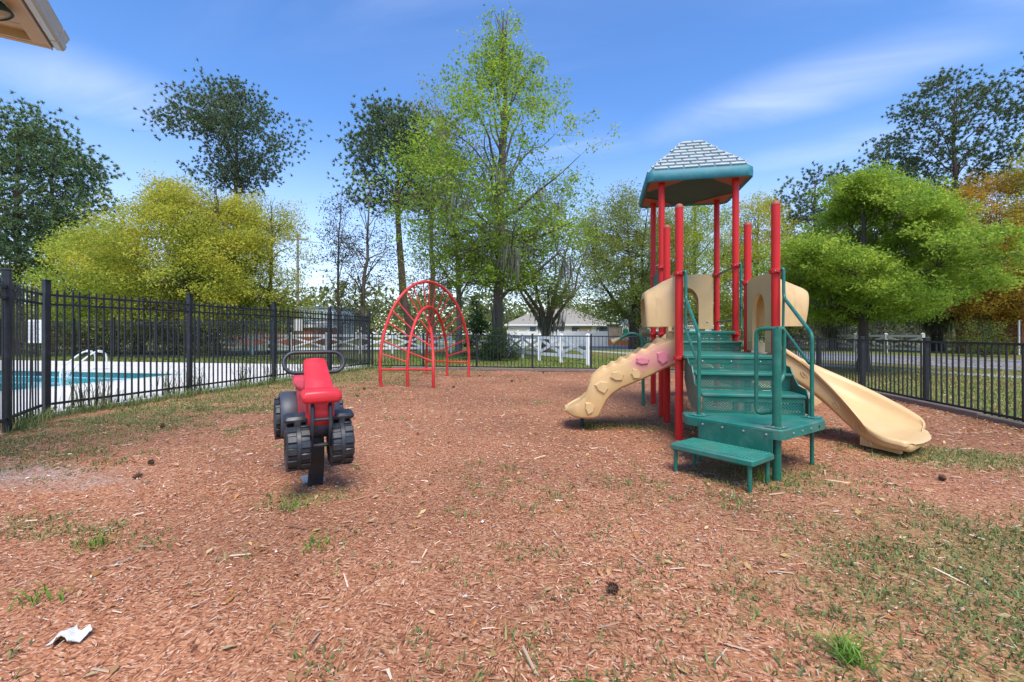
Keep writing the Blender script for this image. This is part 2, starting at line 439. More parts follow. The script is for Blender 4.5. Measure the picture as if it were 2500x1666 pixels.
pg = n.new('ShaderNodeMath'); pg.operation = 'MULTIPLY_ADD'; l.new(gn.outputs[0], pg.inputs[0]); pg.inputs[1].default_value = 1.0; l.new(asp.outputs[1], pg.inputs[2])
pr = n.new('ShaderNodeMapRange'); l.new(pg.outputs[0], pr.inputs[0]); pr.inputs[1].default_value = .85; pr.inputs[2].default_value = 1.3; pr.inputs[4].default_value = .8
gcol = n.new('ShaderNodeMixRGB'); l.new(sp.outputs[1], gcol.inputs[0]); gcol.inputs[1].default_value = (.24, .20, .165, 1); gcol.inputs[2].default_value = (.52, .47, .41, 1)
g2 = n.new('ShaderNodeMixRGB'); l.new(pr.outputs[0], g2.inputs[0]); l.new(g1.outputs[0], g2.inputs[1]); l.new(gcol.outputs[0], g2.inputs[2])
l.new(g2.outputs[0], b.inputs['Base Color']); b.inputs['Roughness'].default_value = .9; b.inputs['Specular IOR Level'].default_value = .2
bp = n.new('ShaderNodeBump'); bp.inputs['Strength'].default_value = .9; bp.inputs['Distance'].default_value = .012
l.new(sp.outputs[2], bp.inputs['Height']); l.new(bp.outputs[0], b.inputs['Normal'])

nx, ny = 114, 152
gx, gy = np.meshgrid(np.linspace(XL + .06, XR - .05, nx), np.linspace(-3.0, YB - .04, ny))
gv = np.stack([gx.ravel(), gy.ravel(), ground_z(gx.ravel(), gy.ravel())], 1)
ii = np.arange((ny - 1) * nx).reshape(ny - 1, nx)[:, :-1].ravel()
gf = np.stack([ii, ii + 1, ii + nx + 1, ii + nx], 1)
grav = np.exp(-(((gv[:, 0] + 5.0) / 1.7) ** 2 + ((gv[:, 1] - 3.1) / .50) ** 2)) * .72
gcolr = np.stack([green_amount(gv[:, 0], gv[:, 1]), grav, np.zeros(len(gv))], 1)
o = np_mesh('mulch_ground', gv, gf, M['mulch'], col=gcolr, smooth=True); set_props(o, kind='structure')

m, n, l, b = new_mat('spring_lawn'); M['lawn'] = m
tc = n.new('ShaderNodeTexCoord')
def noi(s, d=6, r=.6):
    q = n.new('ShaderNodeTexNoise'); q.inputs['Scale'].default_value = s; q.inputs['Detail'].default_value = d; q.inputs['Roughness'].default_value = r
    l.new(tc.outputs['Object'], q.inputs['Vector']); return q.outputs[0]
def rng_(v, a, c_, lo=0., hi=1.):
    q = n.new('ShaderNodeMapRange'); l.new(v, q.inputs[0]); q.inputs[1].default_value = a; q.inputs[2].default_value = c_
    q.inputs[3].default_value = lo; q.inputs[4].default_value = hi; return q.outputs[0]
def mixc(f, a, c_):
    q = n.new('ShaderNodeMixRGB'); l.new(f, q.inputs[0])
    for i, v in ((1, a), (2, c_)):
        if isinstance(v, tuple): q.inputs[i].default_value = v
        else: l.new(v, q.inputs[i])
    return q.outputs[0]
cg = mixc(rng_(noi(1.6), .3, .7), (.11, .165, .035, 1), (.20, .23, .06, 1))
cg = mixc(rng_(noi(14, 8, .75), .46, .64, 0, .75), cg, (.32, .25, .11, 1))
cg = mixc(rng_(noi(.16, 4), .50, .64, 0, .8), cg, (.22, .15, .085, 1))
cg = mixc(rng_(noi(40, 4), .35, .65, 0, .5), cg, (.09, .12, .03, 1))
l.new(cg, b.inputs['Base Color']); b.inputs['Roughness'].default_value = .95; b.inputs['Specular IOR Level'].default_value = .1
bp = n.new('ShaderNodeBump'); bp.inputs['Strength'].default_value = .8; bp.inputs['Distance'].default_value = .04
l.new(noi(35, 5, .7), bp.inputs['Height']); l.new(bp.outputs[0], b.inputs['Normal'])
PX0, PX1, PY0, PY1 = -27.0, -12.3, -3.0, 11.8      # the pool
R_ = 600
o = MB().add([(-R_, -R_, -.03), (R_, -R_, -.03), (R_, R_, -.03), (-R_, R_, -.03), (PX0, PY0, -.03), (PX1, PY0, -.03), (PX1, PY1, -.03), (PX0, PY1, -.03)],
             [(0, 1, 5, 4), (1, 2, 6, 5), (2, 3, 7, 6), (3, 0, 4, 7)]).build('lawn', M['lawn'], fixn=False)
set_props(o, kind='structure')

# pool deck: a pale slab round the pool
d = MB()
for x0, x1, y0, y1 in ((PX1 + .3, XL - .25, -6, 16.2), (PX0 - 8, PX1 + .3, PY1 + .3, 16.2)):
    d.box(((x0 + x1) / 2, (y0 + y1) / 2, -.045), (x1 - x0, y1 - y0, .1))
o = d.build('pool_deck', M['concrete']); set_props(o, kind='structure')
jm = mat('deck_joint_filler', (.30, .28, .25), .9)
for k, yy in enumerate((14.2,)):
    MB().box(((PX0 + XL) / 2 - 4, yy, .0062), (26, .02, .004)).build('joint', jm, o)

# ------------------------------------------------------------------ swimming pool
pool = thing('swimming_pool', 'swimming pool of light blue water with teal tile band behind black fence', 'pool', (-15, 8, 0))
M['basin'] = mat('pale_blue_plaster', (.50, .70, .78), .7, .05, .6)
M['coping'] = mat('pool_coping', (.50, .53, .47), .8, .08, 4)
bs = MB()
z0, z1 = -1.5, -.02
bs.add([(PX0, PY0, z0), (PX1, PY0, z0), (PX1, PY1, z0), (PX0, PY1, z0), (PX0, PY0, z1), (PX1, PY0, z1), (PX1, PY1, z1), (PX0, PY1, z1)],
       [(0, 1, 2, 3), (0, 4, 5, 1), (1, 5, 6, 2), (2, 6, 7, 3), (3, 7, 4, 0)])
bs.build('basin', M['basin'], pool, fixn=False)
cp = MB()
cp.box(((PX0 + PX1) / 2, PY1 + .15, -.02), (PX1 - PX0 + .02, .30, .07), bev=.015)
cp.box((PX1 + .15, (PY0 + PY1) / 2 + .15, -.02), (.30, PY1 - PY0 + .30, .071), bev=.015)
cp.build('coping', M['coping'], pool)
m, n, l, b = new_mat('pool_water'); M['water'] = m
fr = n.new('ShaderNodeFresnel'); fr.inputs[0].default_value = 1.33
tr = n.new('ShaderNodeBsdfTransparent'); tr.inputs[0].default_value = (.36, .80, .84, 1)
gl = n.new('ShaderNodeBsdfGlossy'); gl.inputs['Roughness'].default_value = .03
mxs = n.new('ShaderNodeMixShader'); l.new(fr.outputs[0], mxs.inputs[0]); l.new(tr.outputs[0], mxs.inputs[1]); l.new(gl.outputs[0], mxs.inputs[2])
l.new(mxs.outputs[0], n['Material Output'].inputs[0])
tcw = n.new('ShaderNodeTexCoord'); nw = n.new('ShaderNodeTexNoise'); nw.inputs['Scale'].default_value = 1.3; nw.inputs['Detail'].default_value = 3; l.new(tcw.outputs['Object'], nw.inputs['Vector'])
bw = n.new('ShaderNodeBump'); bw.inputs['Strength'].default_value = .12; bw.inputs['Distance'].default_value = .05; l.new(nw.outputs[0], bw.inputs['Height'])
l.new(bw.outputs[0], gl.inputs['Normal']); l.new(bw.outputs[0], fr.inputs['Normal'])
MB().add([(PX0, PY0, -.20), (PX1 - .001, PY0, -.20), (PX1 - .001, PY1 - .001, -.20), (PX0, PY1 - .001, -.20)], [(0, 1, 2, 3)]).build('water', M['water'], pool, fixn=False)
M['tile'] = mat('teal_glazed_tile', (.012, .14, .15), .3, .25, 2)
M['tile_w'] = mat('white_depth_tile', (.72, .74, .74), .3, .05, 5)
tl = MB().box((0, 0, 0), (.142, .012, .142), bev=.004).build('tile', M['tile'], pool, local=True)
tl.location = Vector((PX1 - .09, PY1 - .007, -.105)) - wloc(pool)
tw = bpy.data.meshes.new_from_object(tl); tw.materials.clear(); tw.materials.append(M['tile_w'])
def is_white(k): return k in (1, 2, 3, 30, 31, 32)
for k in range(1, 72):
    place('tile', tw if is_white(k) else tl.data, (PX1 - .09 - k * .15, PY1 - .007, -.105), pool)
M['ink'] = mat('black_lettering', (.012, .012, .014), .6, .05)
def text(body, size, loc, rot, parent, mt, name='lettering', depth=.002, sx=1.0):
    cu = bpy.data.curves.new(name, 'FONT'); cu.body = body; cu.size = size; cu.align_x = 'CENTER'; cu.align_y = 'CENTER'; cu.extrude = depth
    t = bpy.data.objects.new(name, cu); COL.objects.link(t)
    me = bpy.data.meshes.new_from_object(t); bpy.data.objects.remove(t); bpy.data.curves.remove(cu)
    me.materials.clear(); me.materials.append(mt)
    o = bpy.data.objects.new(name, me); COL.objects.link(o)
    o.parent = parent; o.location = Vector(loc) - wloc(parent); o.rotation_euler = rot; o.scale = (sx, 1, 1)
    return o
for k0, s in ((2, '4 FT'), (31, '5 FT')):
    text(s, .13, (PX1 - .09 - k0 * .15 - .02, PY1 - .017, -.105), (math.pi / 2, 0, 0), pool, M['ink'])
    c = Vector((PX1 - .09 - (k0 - 1) * .15 + .03, PY1 - .018, -.105))
    ring = MB().tube([c + Vector((math.cos(q), 0, math.sin(q))) * .045 for q in np.linspace(0, 6.283, 17)[:-1]], .005, 5, closed=True)
    ring.bar(c + Vector((-.03, 0, .03)), c + Vector((.03, 0, -.03)), .006, .008)
    ring.build('no_diving_symbol', M['ink'], pool)
pl = MB().box((PX1 - .09 - 37.5 * .15, PY1 - .018, -.095), (.40, .012, .11)).build('skimmer_mouth', M['ink'], pool)
# pool hand rails
for k, (pa, pb) in enumerate((((235, 896), (183, 906)), ((262, 897), (209, 909)))):
    a = gp(*pa); a = (a[0] * PY1 / a[1] * 1.075, PY1 + .85); c_ = (a[0] - .05, PY1 - .10)
    hr = thing('pool_handrail', ('left' if k == 0 else 'right') + ' one of two white curved handrails at the pool edge', 'handrail', (a[0], a[1], 0), group='pool handrails')
    P = spline([(a[0], a[1], 0), (a[0], a[1], .45), (a[0], a[1] - .12, .60), (a[0] - .02, a[1] - .35, .60), (c_[0], c_[1] + .28, .36), (c_[0], c_[1], .08), (c_[0], c_[1] - .05, -.55)], 5)
    MB().tube(P, .026, 8).build('rail', M['rail_white'], hr, smooth=True)
    MB().lathe([(.06, .006), (.06, .02), (.035, .035)], (a[0], a[1], 0), n=12).build('flange', M['steel'], hr, smooth=True)
    MB().tube([(a[0], a[1] - .10, .60), (a[0], a[1] - .26, .64)], .042, 8).build('grip', M['rail_white'], hr, smooth=True)

# ------------------------------------------------------------------ picket fences
PK = {}
def picket_mesh(h, w=.021, spear=False):
    key = (round(h, 3), w, spear)
    if key not in PK:
        mb = MB(); hw = w / 2
        if spear:
            mb.add([(-hw, -hw, 0), (hw, -hw, 0), (hw, hw, 0), (-hw, hw, 0), (-hw, -hw, h - .03), (hw, -hw, h - .03), (hw, hw, h - .03), (-hw, hw, h - .03), (0, 0, h)],
                   [(3, 2, 1, 0), (0, 1, 5, 4), (1, 2, 6, 5), (2, 3, 7, 6), (3, 0, 4, 7), (4, 5, 8), (5, 6, 8), (6, 7, 8), (7, 4, 8)])
        else: mb.box((0, 0, h / 2), (w, w, h))
        o = mb.build('picket', M['black']); PK[key] = o.data; bpy.data.objects.remove(o)
    return PK[key]
def post_mesh(h, w):
    key = ('post', round(h, 3), w)
    if key not in PK:
        mb = MB().box((0, 0, h / 2 - .15), (w, w, h + .3), bev=.006)
        mb.box((0, 0, h + .008), (w + .012, w + .012, .022), bev=.006)
        o = mb.build('post', M['black']); PK[key] = o.data; bpy.data.objects.remove(o)
    return PK[key]
def fence(label, posts, heights, npk, rails, post_w, tall, ph=None, zb=.06, pw=.021, skip=0):
    """posts: ground points; heights: post height at each; rails: fractions of height"""
    a = posts[0]
    t = thing('metal_fence', label, 'fence', (a[0], a[1], 0), group=None)
    for p, h in list(zip(posts, heights))[skip:]: place('post', post_mesh(h, post_w), (p[0], p[1], 0), t, math.atan2(posts[-1][1] - a[1], posts[-1][0] - a[0]))
    for i in range(len(posts) - 1):
        p, q = posts[i], posts[i + 1]; h0, h1 = heights[i], heights[i + 1]
        ang = math.atan2(q[1] - p[1], q[0] - p[0]); L = math.hypot(q[0] - p[0], q[1] - p[1])
        for r in rails:
            z0, z1 = (r * h0, r * h1) if r < 5 else (r, r)
            MB().bar((p[0], p[1], z0), (q[0], q[1], z1), .036, .034).build('rail', M['black'], t)
        cnt = npk if isinstance(npk, int) else npk[i]
        for k in range(cnt):
            f = (k + 1) / (cnt + 1); h = h0 + (h1 - h0) * f
            top = h * (ph if ph else rails[0])
            o = place('picket', picket_mesh(round(top - zb, 2), pw, tall), (p[0] + (q[0] - p[0]) * f, p[1] + (q[1] - p[1]) * f, zb), t, ang)
            o.rotation_euler = (random.gauss(0, .006), random.gauss(0, .006), ang)
    return t
sp_ = (YB - 5.335) / 4
tallp = [(XL, YB - sp_ * k) for k in range(5)]
fence('tall black picket fence with spear tops along the pool deck', tallp, [2.0] * 5, 20, (.897, .828, .085), .078, True, ph=.945)
fence('short angled run of tall black fence at the left edge of the picture', [(XL + .03, 5.25), (-7.18, 4.35), (-5.6, 2.66)], [2.0] * 3, (10, 20), (.897, .828, .085), .078, True, ph=.945, pw=.016, skip=1)
farp = [(-8.2, 15.2), (-11.4, 18.4)] + [(-11.4 - 2.44 * k, 18.45) for k in range(1, 10)]
fence('tall black picket fence on the far side of the pool', farp, [2.0] * 11, [28] + [20] * 9, (.897, .828, .085), .075, True, ph=.945, pw=.017)
backp = [(XL + .12 + (XR - XL - .12) * k / 7, YB + .02) for k in range(8)]
fence('low black picket fence along the back of the playground', backp, [1.24 - .013 * k for k in range(8)], 15, (.955, .08), .060, False, pw=.016)
rightp = [(XR, YB - .16 - 1.94 * k) for k in range(8)]
fence('low black picket fence along the right side of the playground', rightp, [1.145 - .004 * k for k in range(8)], 15, (.955, .08), .068, False, pw=.0185)

# timber edging under the low fences
def timbers(label, a, c_, npc, w=.09, h=.10):
    t = thing('timber_edging', label, 'edging', (a[0], a[1], 0))
    for k in range(npc):
        p = Vector((*a, 0)).lerp(Vector((*c_, 0)), k / npc); q = Vector((*a, 0)).lerp(Vector((*c_, 0)), (k + 1) / npc)
        d_ = (q - p).normalized() * .006
        MB().bar(p + d_ + Vector((0, 0, .03 + random.uniform(-.012, .012))), q - d_ + Vector((0, 0, .03 + random.uniform(-.012, .012))), w, h, bev=.012).build('timber', M['timber'], t)
timbers('weathered timber edging under the low back fence', (-7.1, YB - .10), (XR - .1, YB - .10), 5)
timbers('weathered timber edging under the low right fence', (XR - .10, YB - .2), (XR - .10, .6), 6)

# ------------------------------------------------------------------ play structure
PS = thing('play_structure', 'red, green and tan climbing frame with roof, stairs and slides', 'play structure', (1.43, 6.2, 0))
LX, RX_ = .91, 1.945
YA, YC, YE, YG = 5.62, 6.62, 7.17, 8.27
def zr(x, y): return float(ground_z(np.array([x]), np.array([y]))[0])
for (x, y, top, dome) in ((LX, YA, 2.72, 1), (RX_, YA, 2.70, 1), (LX, YC, 2.71, 1), (RX_, YC, 2.70, 1), (LX, YE, 3.53, 0), (RX_, YE, 3.53, 0), (LX, YG, 3.53, 0), (RX_, YG, 3.53, 0)):
    r = .046
    prof = [(r, -.15), (r, top - .03)] + ([(r * 1.02, top - .03), (r * .95, top - .012), (r * .7, top + .004), (r * .3, top + .013), (.002, top + .016)] if dome else [(r, top)])
    po = MB().lathe(prof, (x, y, 0), n=20).build('post', M['red'], PS, smooth=True)
    if dome: MB().lathe([(r * 1.05, top - .035), (r * 1.06, top - .02), (r * .98, top - .008), (r * .72, top + .010), (r * .3, top + .02), (.002, top + .022)], (x, y, 0), n=16).build('post_cap', M['gusset'], po, smooth=True)
def clamp(x, y, z, r=.046, out=(0, -1)):
    mb = MB().lathe([(r + .002, -.028), (r + .018, -.022), (r + .021, 0), (r + .018, .022), (r + .002, .028)], (x, y, z), n=18, cap=False)
    mb.box((x + out[0] * .06, y + out[1] * .06, z), (.045, .045, .045), bev=.01)
    o = mb.build('clamp', M['red'], PS, smooth=True)
    MB().lathe([(.010, 0), (.010, .006), (.004, .010)], (x - .02, y - r - .018, z), (0, -1, 0), n=8).build('bolt', M['steel'], o, smooth=True)
for c_ in ((LX, YA, 1.92), (RX_, YA, 1.92), (LX, YC, 1.90), (RX_, YC, 1.90), (LX, YA, .935), (RX_, YA, .935), (LX, YC, .935), (RX_, YC, .935),
           (LX, YE, 2.21), (RX_, YE, 2.21), (LX, YG, 2.21), (RX_, YG, 2.21), (LX, YE, 1.215), (RX_, YE, 1.215), (LX, YG, 1.215), (RX_, YG, 1.215)):
    clamp(*c_)

# roof
RCX, RCY, RH = 1.415, 7.72, .735
def rsq(h, z, r=.10, n=4):
    P = []
    for (sx, sy), a0 in (((1, 1), 0), ((-1, 1), 90), ((-1, -1), 180), ((1, -1), 270)):
        for k in range(n + 1):
            q = math.radians(a0 + 90 * k / n)
            P.append((RCX + sx * (h - r) + r * math.cos(q), RCY + sy * (h - r) + r * math.sin(q), z))
    return P
roof = MB().loft([rsq(RH - .05, 3.49), rsq(RH - .012, 3.455), rsq(RH, 3.465), rsq(RH + .004, 3.53), rsq(RH, 3.60), rsq(RH - .02, 3.622), rsq(.16, 4.225, .05), rsq(.12, 4.245, .04)], caps=False).build('roof', M['teal'], PS, smooth=True, angle=50)
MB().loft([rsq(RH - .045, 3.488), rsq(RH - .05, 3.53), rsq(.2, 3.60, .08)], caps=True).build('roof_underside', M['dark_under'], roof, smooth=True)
for sx in (-1, 1):
    for sy in (-1, 1):
        c_ = (RCX + sx * (RH - .05), RCY + sy * (RH - .05))
        poly = [(c_[0], c_[1] - sy * .04), (c_[0], c_[1] - sy * .52), (c_[0] - sx * .14, c_[1] - sy * .42), (c_[0] - sx * .42, c_[1] - sy * .14), (c_[0] - sx * .52, c_[1]), (c_[0] - sx * .04, c_[1])]
        MB().prism(poly, 3.478, 3.512).build('gusset', M['gusset'], roof)
NC = 9; s0, s1, zt0, zt1 = RH - .035, .135, 3.628, 4.245
for face in range(4):
    ca, sa = math.cos(face * math.pi / 2), math.sin(face * math.pi / 2)
    nrm = Vector((0, -(zt1 - zt0), -(s0 - s1))).normalized()
    nrm = Vector((0, -math.sin(math.atan2(zt1 - zt0, s0 - s1)), math.cos(math.atan2(zt1 - zt0, s0 - s1))))
    for k in range(NC):
        v0, v1 = k / NC, (k + .96) / NC
        h0, h1 = s0 + (s1 - s0) * v0, s0 + (s1 - s0) * v1
        tw_ = .212; off = (.5 if k % 2 else 0) * tw_
        u = -math.ceil(h0 / tw_) * tw_ - off
        while u < h0:
            a, c_ = max(u + .007, -h0 + .004), min(u + tw_ - .007, h0 - .004)
            a1, c1 = max(u + .007, -h1 + .004), min(u + tw_ - .007, h1 - .004)
            u += tw_
            if c_ - a < .03 or c1 - a1 < .01: continue
            def P(uu, v, hh, lift):
                z = zt0 + (zt1 - zt0) * v
                p = Vector((uu, -hh, z)) + nrm * lift
                return (RCX + p.x * ca - p.y * sa, RCY + p.x * sa + p.y * ca, p.z)
            j = random.uniform(-.002, .003)
            vs = [P(a, v0, h0, .002), P(c_, v0, h0, .002), P(c1, v1, h1, .001), P(a1, v1, h1, .001),
                  P(a + .008, v0, h0, .030 + j), P(c_ - .008, v0, h0, .030 + j), P(c1 - .004, v1, h1, .008), P(a1 + .004, v1, h1, .008)]
            MB().add(vs, [(3, 2, 1, 0), (4, 5, 6, 7), (0, 1, 5, 4), (1, 2, 6, 5), (2, 3, 7, 6), (3, 0, 4, 7)]).build('shingle', M['shingle'], roof, fixn=False)

# perforated green sheet
m, n, l, b = new_mat('perforated_green_sheet'); M['perf'] = m
tc = n.new('ShaderNodeTexCoord'); sx_ = n.new('ShaderNodeSeparateXYZ'); l.new(tc.outputs['Object'], sx_.inputs[0])
cb = n.new('ShaderNodeCombineXYZ'); l.new(sx_.outputs[0], cb.inputs[0]); l.new(sx_.outputs[2], cb.inputs[1])
mp = n.new('ShaderNodeMapping'); mp.inputs['Rotation'].default_value = (0, 0, math.pi / 4); l.new(cb.outputs[0], mp.inputs[0])
vo = n.new('ShaderNodeTexVoronoi'); vo.voronoi_dimensions = '2D'; vo.inputs['Scale'].default_value = 1 / .0185; vo.inputs['Randomness'].default_value = 0; l.new(mp.outputs[0], vo.inputs['Vector'])
lt = n.new('ShaderNodeMath'); lt.operation = 'LESS_THAN'; l.new(vo.outputs['Distance'], lt.inputs[0]); lt.inputs[1].default_value = .27
b.inputs['Base Color'].default_value = (.008, .135, .108, 1); b.inputs['Roughness'].default_value = .4
tr = n.new('ShaderNodeBsdfTransparent'); mxs = n.new('ShaderNodeMixShader')
l.new(lt.outputs[0], mxs.inputs[0]); l.new(b.outputs[0], mxs.inputs[1]); l.new(tr.outputs[0], mxs.inputs[2]); l.new(mxs.outputs[0], n['Material Output'].inputs[0])
M['tan_stained'] = mat('tan_plastic_with_drip_stains', (.63, .42, .19), .42, .08, 2.2, dirt=(.36, .21, .08), dirt_amt=.55, dscale=5.5, stretch=(1.6, 1.6, .45))
M['tread'] = mat('worn_green_tread', (.010, .155, .112), .5, .16, 5, dirt=(.13, .17, .14), dirt_amt=.7, dscale=3.2)
M['treadrib'] = mat('worn_ribbed_tread', (.035, .235, .175), .5, .2, 9, dirt=(.16, .20, .13), dirt_amt=.5, dscale=5)

def riser(x0, x1, y, z0, z1, nb=3):
    fr = MB(); t = .018
    fr.box(((x0 + x1) / 2, y, z1 - .022), (x1 - x0, .012, .044)); fr.box(((x0 + x1) / 2, y, z0 + .012), (x1 - x0, .012, .024))
    fr.box((x0 + t / 2, y, (z0 + z1) / 2 - .010), (t, .012, z1 - z0 - .0682)); fr.box((x1 - t / 2, y, (z0 + z1) / 2 - .010), (t, .012, z1 - z0 - .0682))
    o = fr.build('riser', M['green'], PS)
    MB().box(((x0 + x1) / 2, y, (z0 + z1) / 2 - .010), (x1 - x0 - 2 * t, .004, z1 - z0 - .069)).build('perforated_panel', M['perf'], o)
    for k in range(nb):
        MB().lathe([(.009, 0), (.008, .005), (.003, .008)], (x0 + (x1 - x0) * (k + .5) / nb, y - .006, z1 - .02), (0, -1, 0), n=8).build('bolt', M['steel'], o, smooth=True)
def tread(x0, x1, y0, y1, z, t=.035, mm='tread'):
    return MB().box(((x0 + x1) / 2, (y0 + y1) / 2, z - t / 2), (x1 - x0, y1 - y0, t), bev=.010).build('tread', M[mm], PS, smooth=True)
PZ = .44
tread(.99, 1.93, 4.79, 5.15, .63); riser(1.0, 1.92, 4.81, PZ + .002, .596, 0)
tread(.99, 1.93, 5.12, 5.49, .81); riser(1.0, 1.92, 5.16, .632, .776, 0)
MB().box((1.43, (5.46 + 6.66) / 2, .955), (.99, 1.20, .05), bev=.012).build('deck', M['tread'], PS, smooth=True)
riser(.985, 1.89, 5.475, .812, .929, 3)
tread(.985, 1.88, 6.62, 7.12, 1.115); riser(.99, 1.87, 6.64, .982, 1.079, 0)
MB().box((1.43, (7.06 + 8.32) / 2, 1.235), (.97, 1.26, .05), bev=.012).build('deck', M['tread'], PS, smooth=True)
riser(.985, 1.83, 7.075, 1.117, 1.209, 3)
# curved side cheeks of the stairs
def cheek(x, bend):
    prof = [(4.82, PZ + .004), (4.80, .60), (4.84, .68), (5.02, .70), (5.14, .80), (5.2, .87), (5.38, .89), (5.47, .96), (5.56, .96), (5.60, .70), (5.3, .50), (5.1, PZ + .004)]
    MB().extrude([(x + bend * max(0, .8 - z), y, z) for y, z in prof], (.012, 0, 0)).build('stair_cheek', M['green'], PS)
cheek(.968, -.05); cheek(1.936, .06)
# triangular landing
fl, fc, rt = (.805, 4.585), (1.443, 4.02), (2.02, 4.62)
def rpoly(P, r=.05):
    out = []
    k = len(P)
    for i in range(k):
        a, c_, e_ = Vector(P[i - 1]), Vector(P[i]), Vector(P[(i + 1) % k])
        u, w = (a - c_).normalized(), (e_ - c_).normalized()
        for t in (0, .5, 1): out.append(tuple(c_ + u * r * (1 - t) ** 1.5 + w * r * t ** 1.5))
    return out
pl_ = rpoly([fl, fc, rt, (2.02, 4.82), (.805, 4.82)], .03)
mb = MB()
def ins(P, d):
    c_ = Vector((sum(p[0] for p in P) / len(P), sum(p[1] for p in P) / len(P)))
    return [tuple(Vector(p) + (c_ - Vector(p)).normalized() * d) for p in P]
mb.loft([[(x, y, PZ - .085) for x, y in pl_], [(x, y, PZ - .010) for x, y in pl_], [(x, y, PZ) for x, y in ins(pl_, .012)]])
land = mb.build('landing', [M['tread']], PS, smooth=True, angle=35)
ed = (Vector(fc) - Vector(fl)).normalized(); en = Vector((ed.y, -ed.x))       # outward normal of the left front edge
en = en if en.dot(Vector((-1, -1))) > 0 else -en
re = (Vector(rt) - Vector(fc)).normalized(); rn = Vector((re.y, -re.x))
for k in range(4):
    p = Vector(fc).lerp(Vector(rt), .22 + k * .2)
    MB().lathe([(.011, 0), (.010, .005), (.004, .008)], (p.x + rn.x * .001, p.y + rn.y * .001, PZ - .045), (rn.x, rn.y, 0), n=8).build('bolt', M['steel'] if k < 3 else M['ink'], land, smooth=True)
# drop panel and low entry step on the left front edge
def E3(s, o_, z): p = Vector(fl) + ed * s + en * o_; return (p.x, p.y, z)
SZ = .25
dp = MB().extrude([E3(.14, .006, SZ - .02), E3(.78, .006, SZ - .02), E3(.78, .006, PZ - .02), E3(.14, .006, PZ - .02)], (en.x * .014, en.y * .014, 0)).build('drop_panel', M['green'], PS)
for k in range(4):
    q = E3(.18 + k * .185, .021, PZ - .05)
    MB().lathe([(.010, 0), (.009, .005), (.003, .008)], q, (en.x, en.y, 0), n=8).build('bolt', M['steel'], dp, smooth=True)
ang = math.atan2(ed.y, ed.x)
cst = E3(.44, .205, SZ - .028)
st = MB().box(cst, (.72, .37, .056), rz=ang, bev=.012).build('low_step', M['tread'], PS, smooth=True)
for k in range(26):
    q = E3(.11 + k * .0265, .205, SZ + .002)
    MB().box(q, (.012, .33, .007), rz=ang).build('tread_rib', M['treadrib'], st)
for s_, o_ in ((.12, .36), (.76, .36), (.12, .06), (.76, .06)):
    q = E3(s_, o_, 0)
    MB().tube([(q[0], q[1], -.1), (q[0], q[1], SZ - .05)], .017, 10).build('leg', M['green_pipe'], PS, smooth=True)
# landing posts, loop rails and hand rails
lp = Vector(fc) + Vector((0, .125))
def plate(p):
    pp = MB().box((p[0], p[1], PZ + .006), (.15, .13, .008), rz=math.radians(43), bev=.003).build('base_plate', M['tread'], PS)
    for a in (0, 90, 180, 270):
        q = (p[0] + .055 * math.cos(math.radians(a + 43)), p[1] + .055 * math.sin(math.radians(a + 43)))
        MB().lathe([(.008, 0), (.007, .005), (.002, .008)], (*q, PZ + .010), n=6).build('bolt', M['steel'], pp)
MB().tube([(lp.x, lp.y, -.1), (lp.x, lp.y, 1.26)], .034, 16).build('landing_post', M['green_pipe'], PS, smooth=True); plate(lp)
def rounded(P, r=.05, n=5):
    P = [Vector(p) for p in P]; out = [P[0]]
    for i in range(1, len(P) - 1):
        a, c_, e_ = P[i - 1], P[i], P[i + 1]
        rr = min(r, (a - c_).length * .45, (e_ - c_).length * .45)
        u, w = c_ + (a - c_).normalized() * rr, c_ + (e_ - c_).normalized() * rr
        for t in np.linspace(0, 1, n): out.append(u * (1 - t) ** 2 + c_ * 2 * t * (1 - t) + w * t * t)
    out.append(P[-1]); return out
ul = -Vector((ed.x, ed.y)); ur = Vector((re.x, re.y))
def LP(u, s, z): return (lp.x + u.x * s, lp.y + u.y * s, z)
MB().tube(rounded([LP(ur, .0, 1.262), LP(ul, .165, 1.262), LP(ul, .165, .53), LP(ul, .02, .57)], .06), .0165, 12).build('loop_rail', M['green_pipe'], PS, smooth=True)
MB().tube(rounded([LP(ul, .0, 1.263), LP(ur, .125, 1.263), LP(ur, .125, .86), LP(ur, .02, .80)], .06), .0165, 12).build('loop_rail', M['green_pipe'], PS, smooth=True)
for sgn, x0, bx, by in ((1, LX, .928, 4.62), (-1, RX_, 1.936, 4.70)):
    s_ = .035 if sgn > 0 else -.02
    hx = x0 + (.06 if sgn > 0 else .055)
    MB().tube(rounded([(x0 + .02, YA - .04, 1.93), (hx, YA - .07, 1.945), (hx, YA - .08, 1.62), (bx, by, 1.215), (bx, by, PZ)], .06), .0175, 12).build('handrail', M['green_pipe'], PS, smooth=True)
    MB().tube(rounded([(hx, YA - .08, 1.72), (hx - .005, YA - .075, 1.28), (bx, by + .06, .94), (bx, by, .93)], .05), .0135, 10).build('handrail', M['green_pipe'], PS, smooth=True)
    plate((bx, by))
MB().tube([(1.936, 4.70, -.1), (1.936, 4.70, PZ - .07)], .0175, 10).build('leg', M['green_pipe'], PS, smooth=True)
MB().tube([(.95, 4.70, -.1), (.95, 4.70, PZ - .07)], .0175, 10).build('leg', M['green_pipe'], PS, smooth=True)
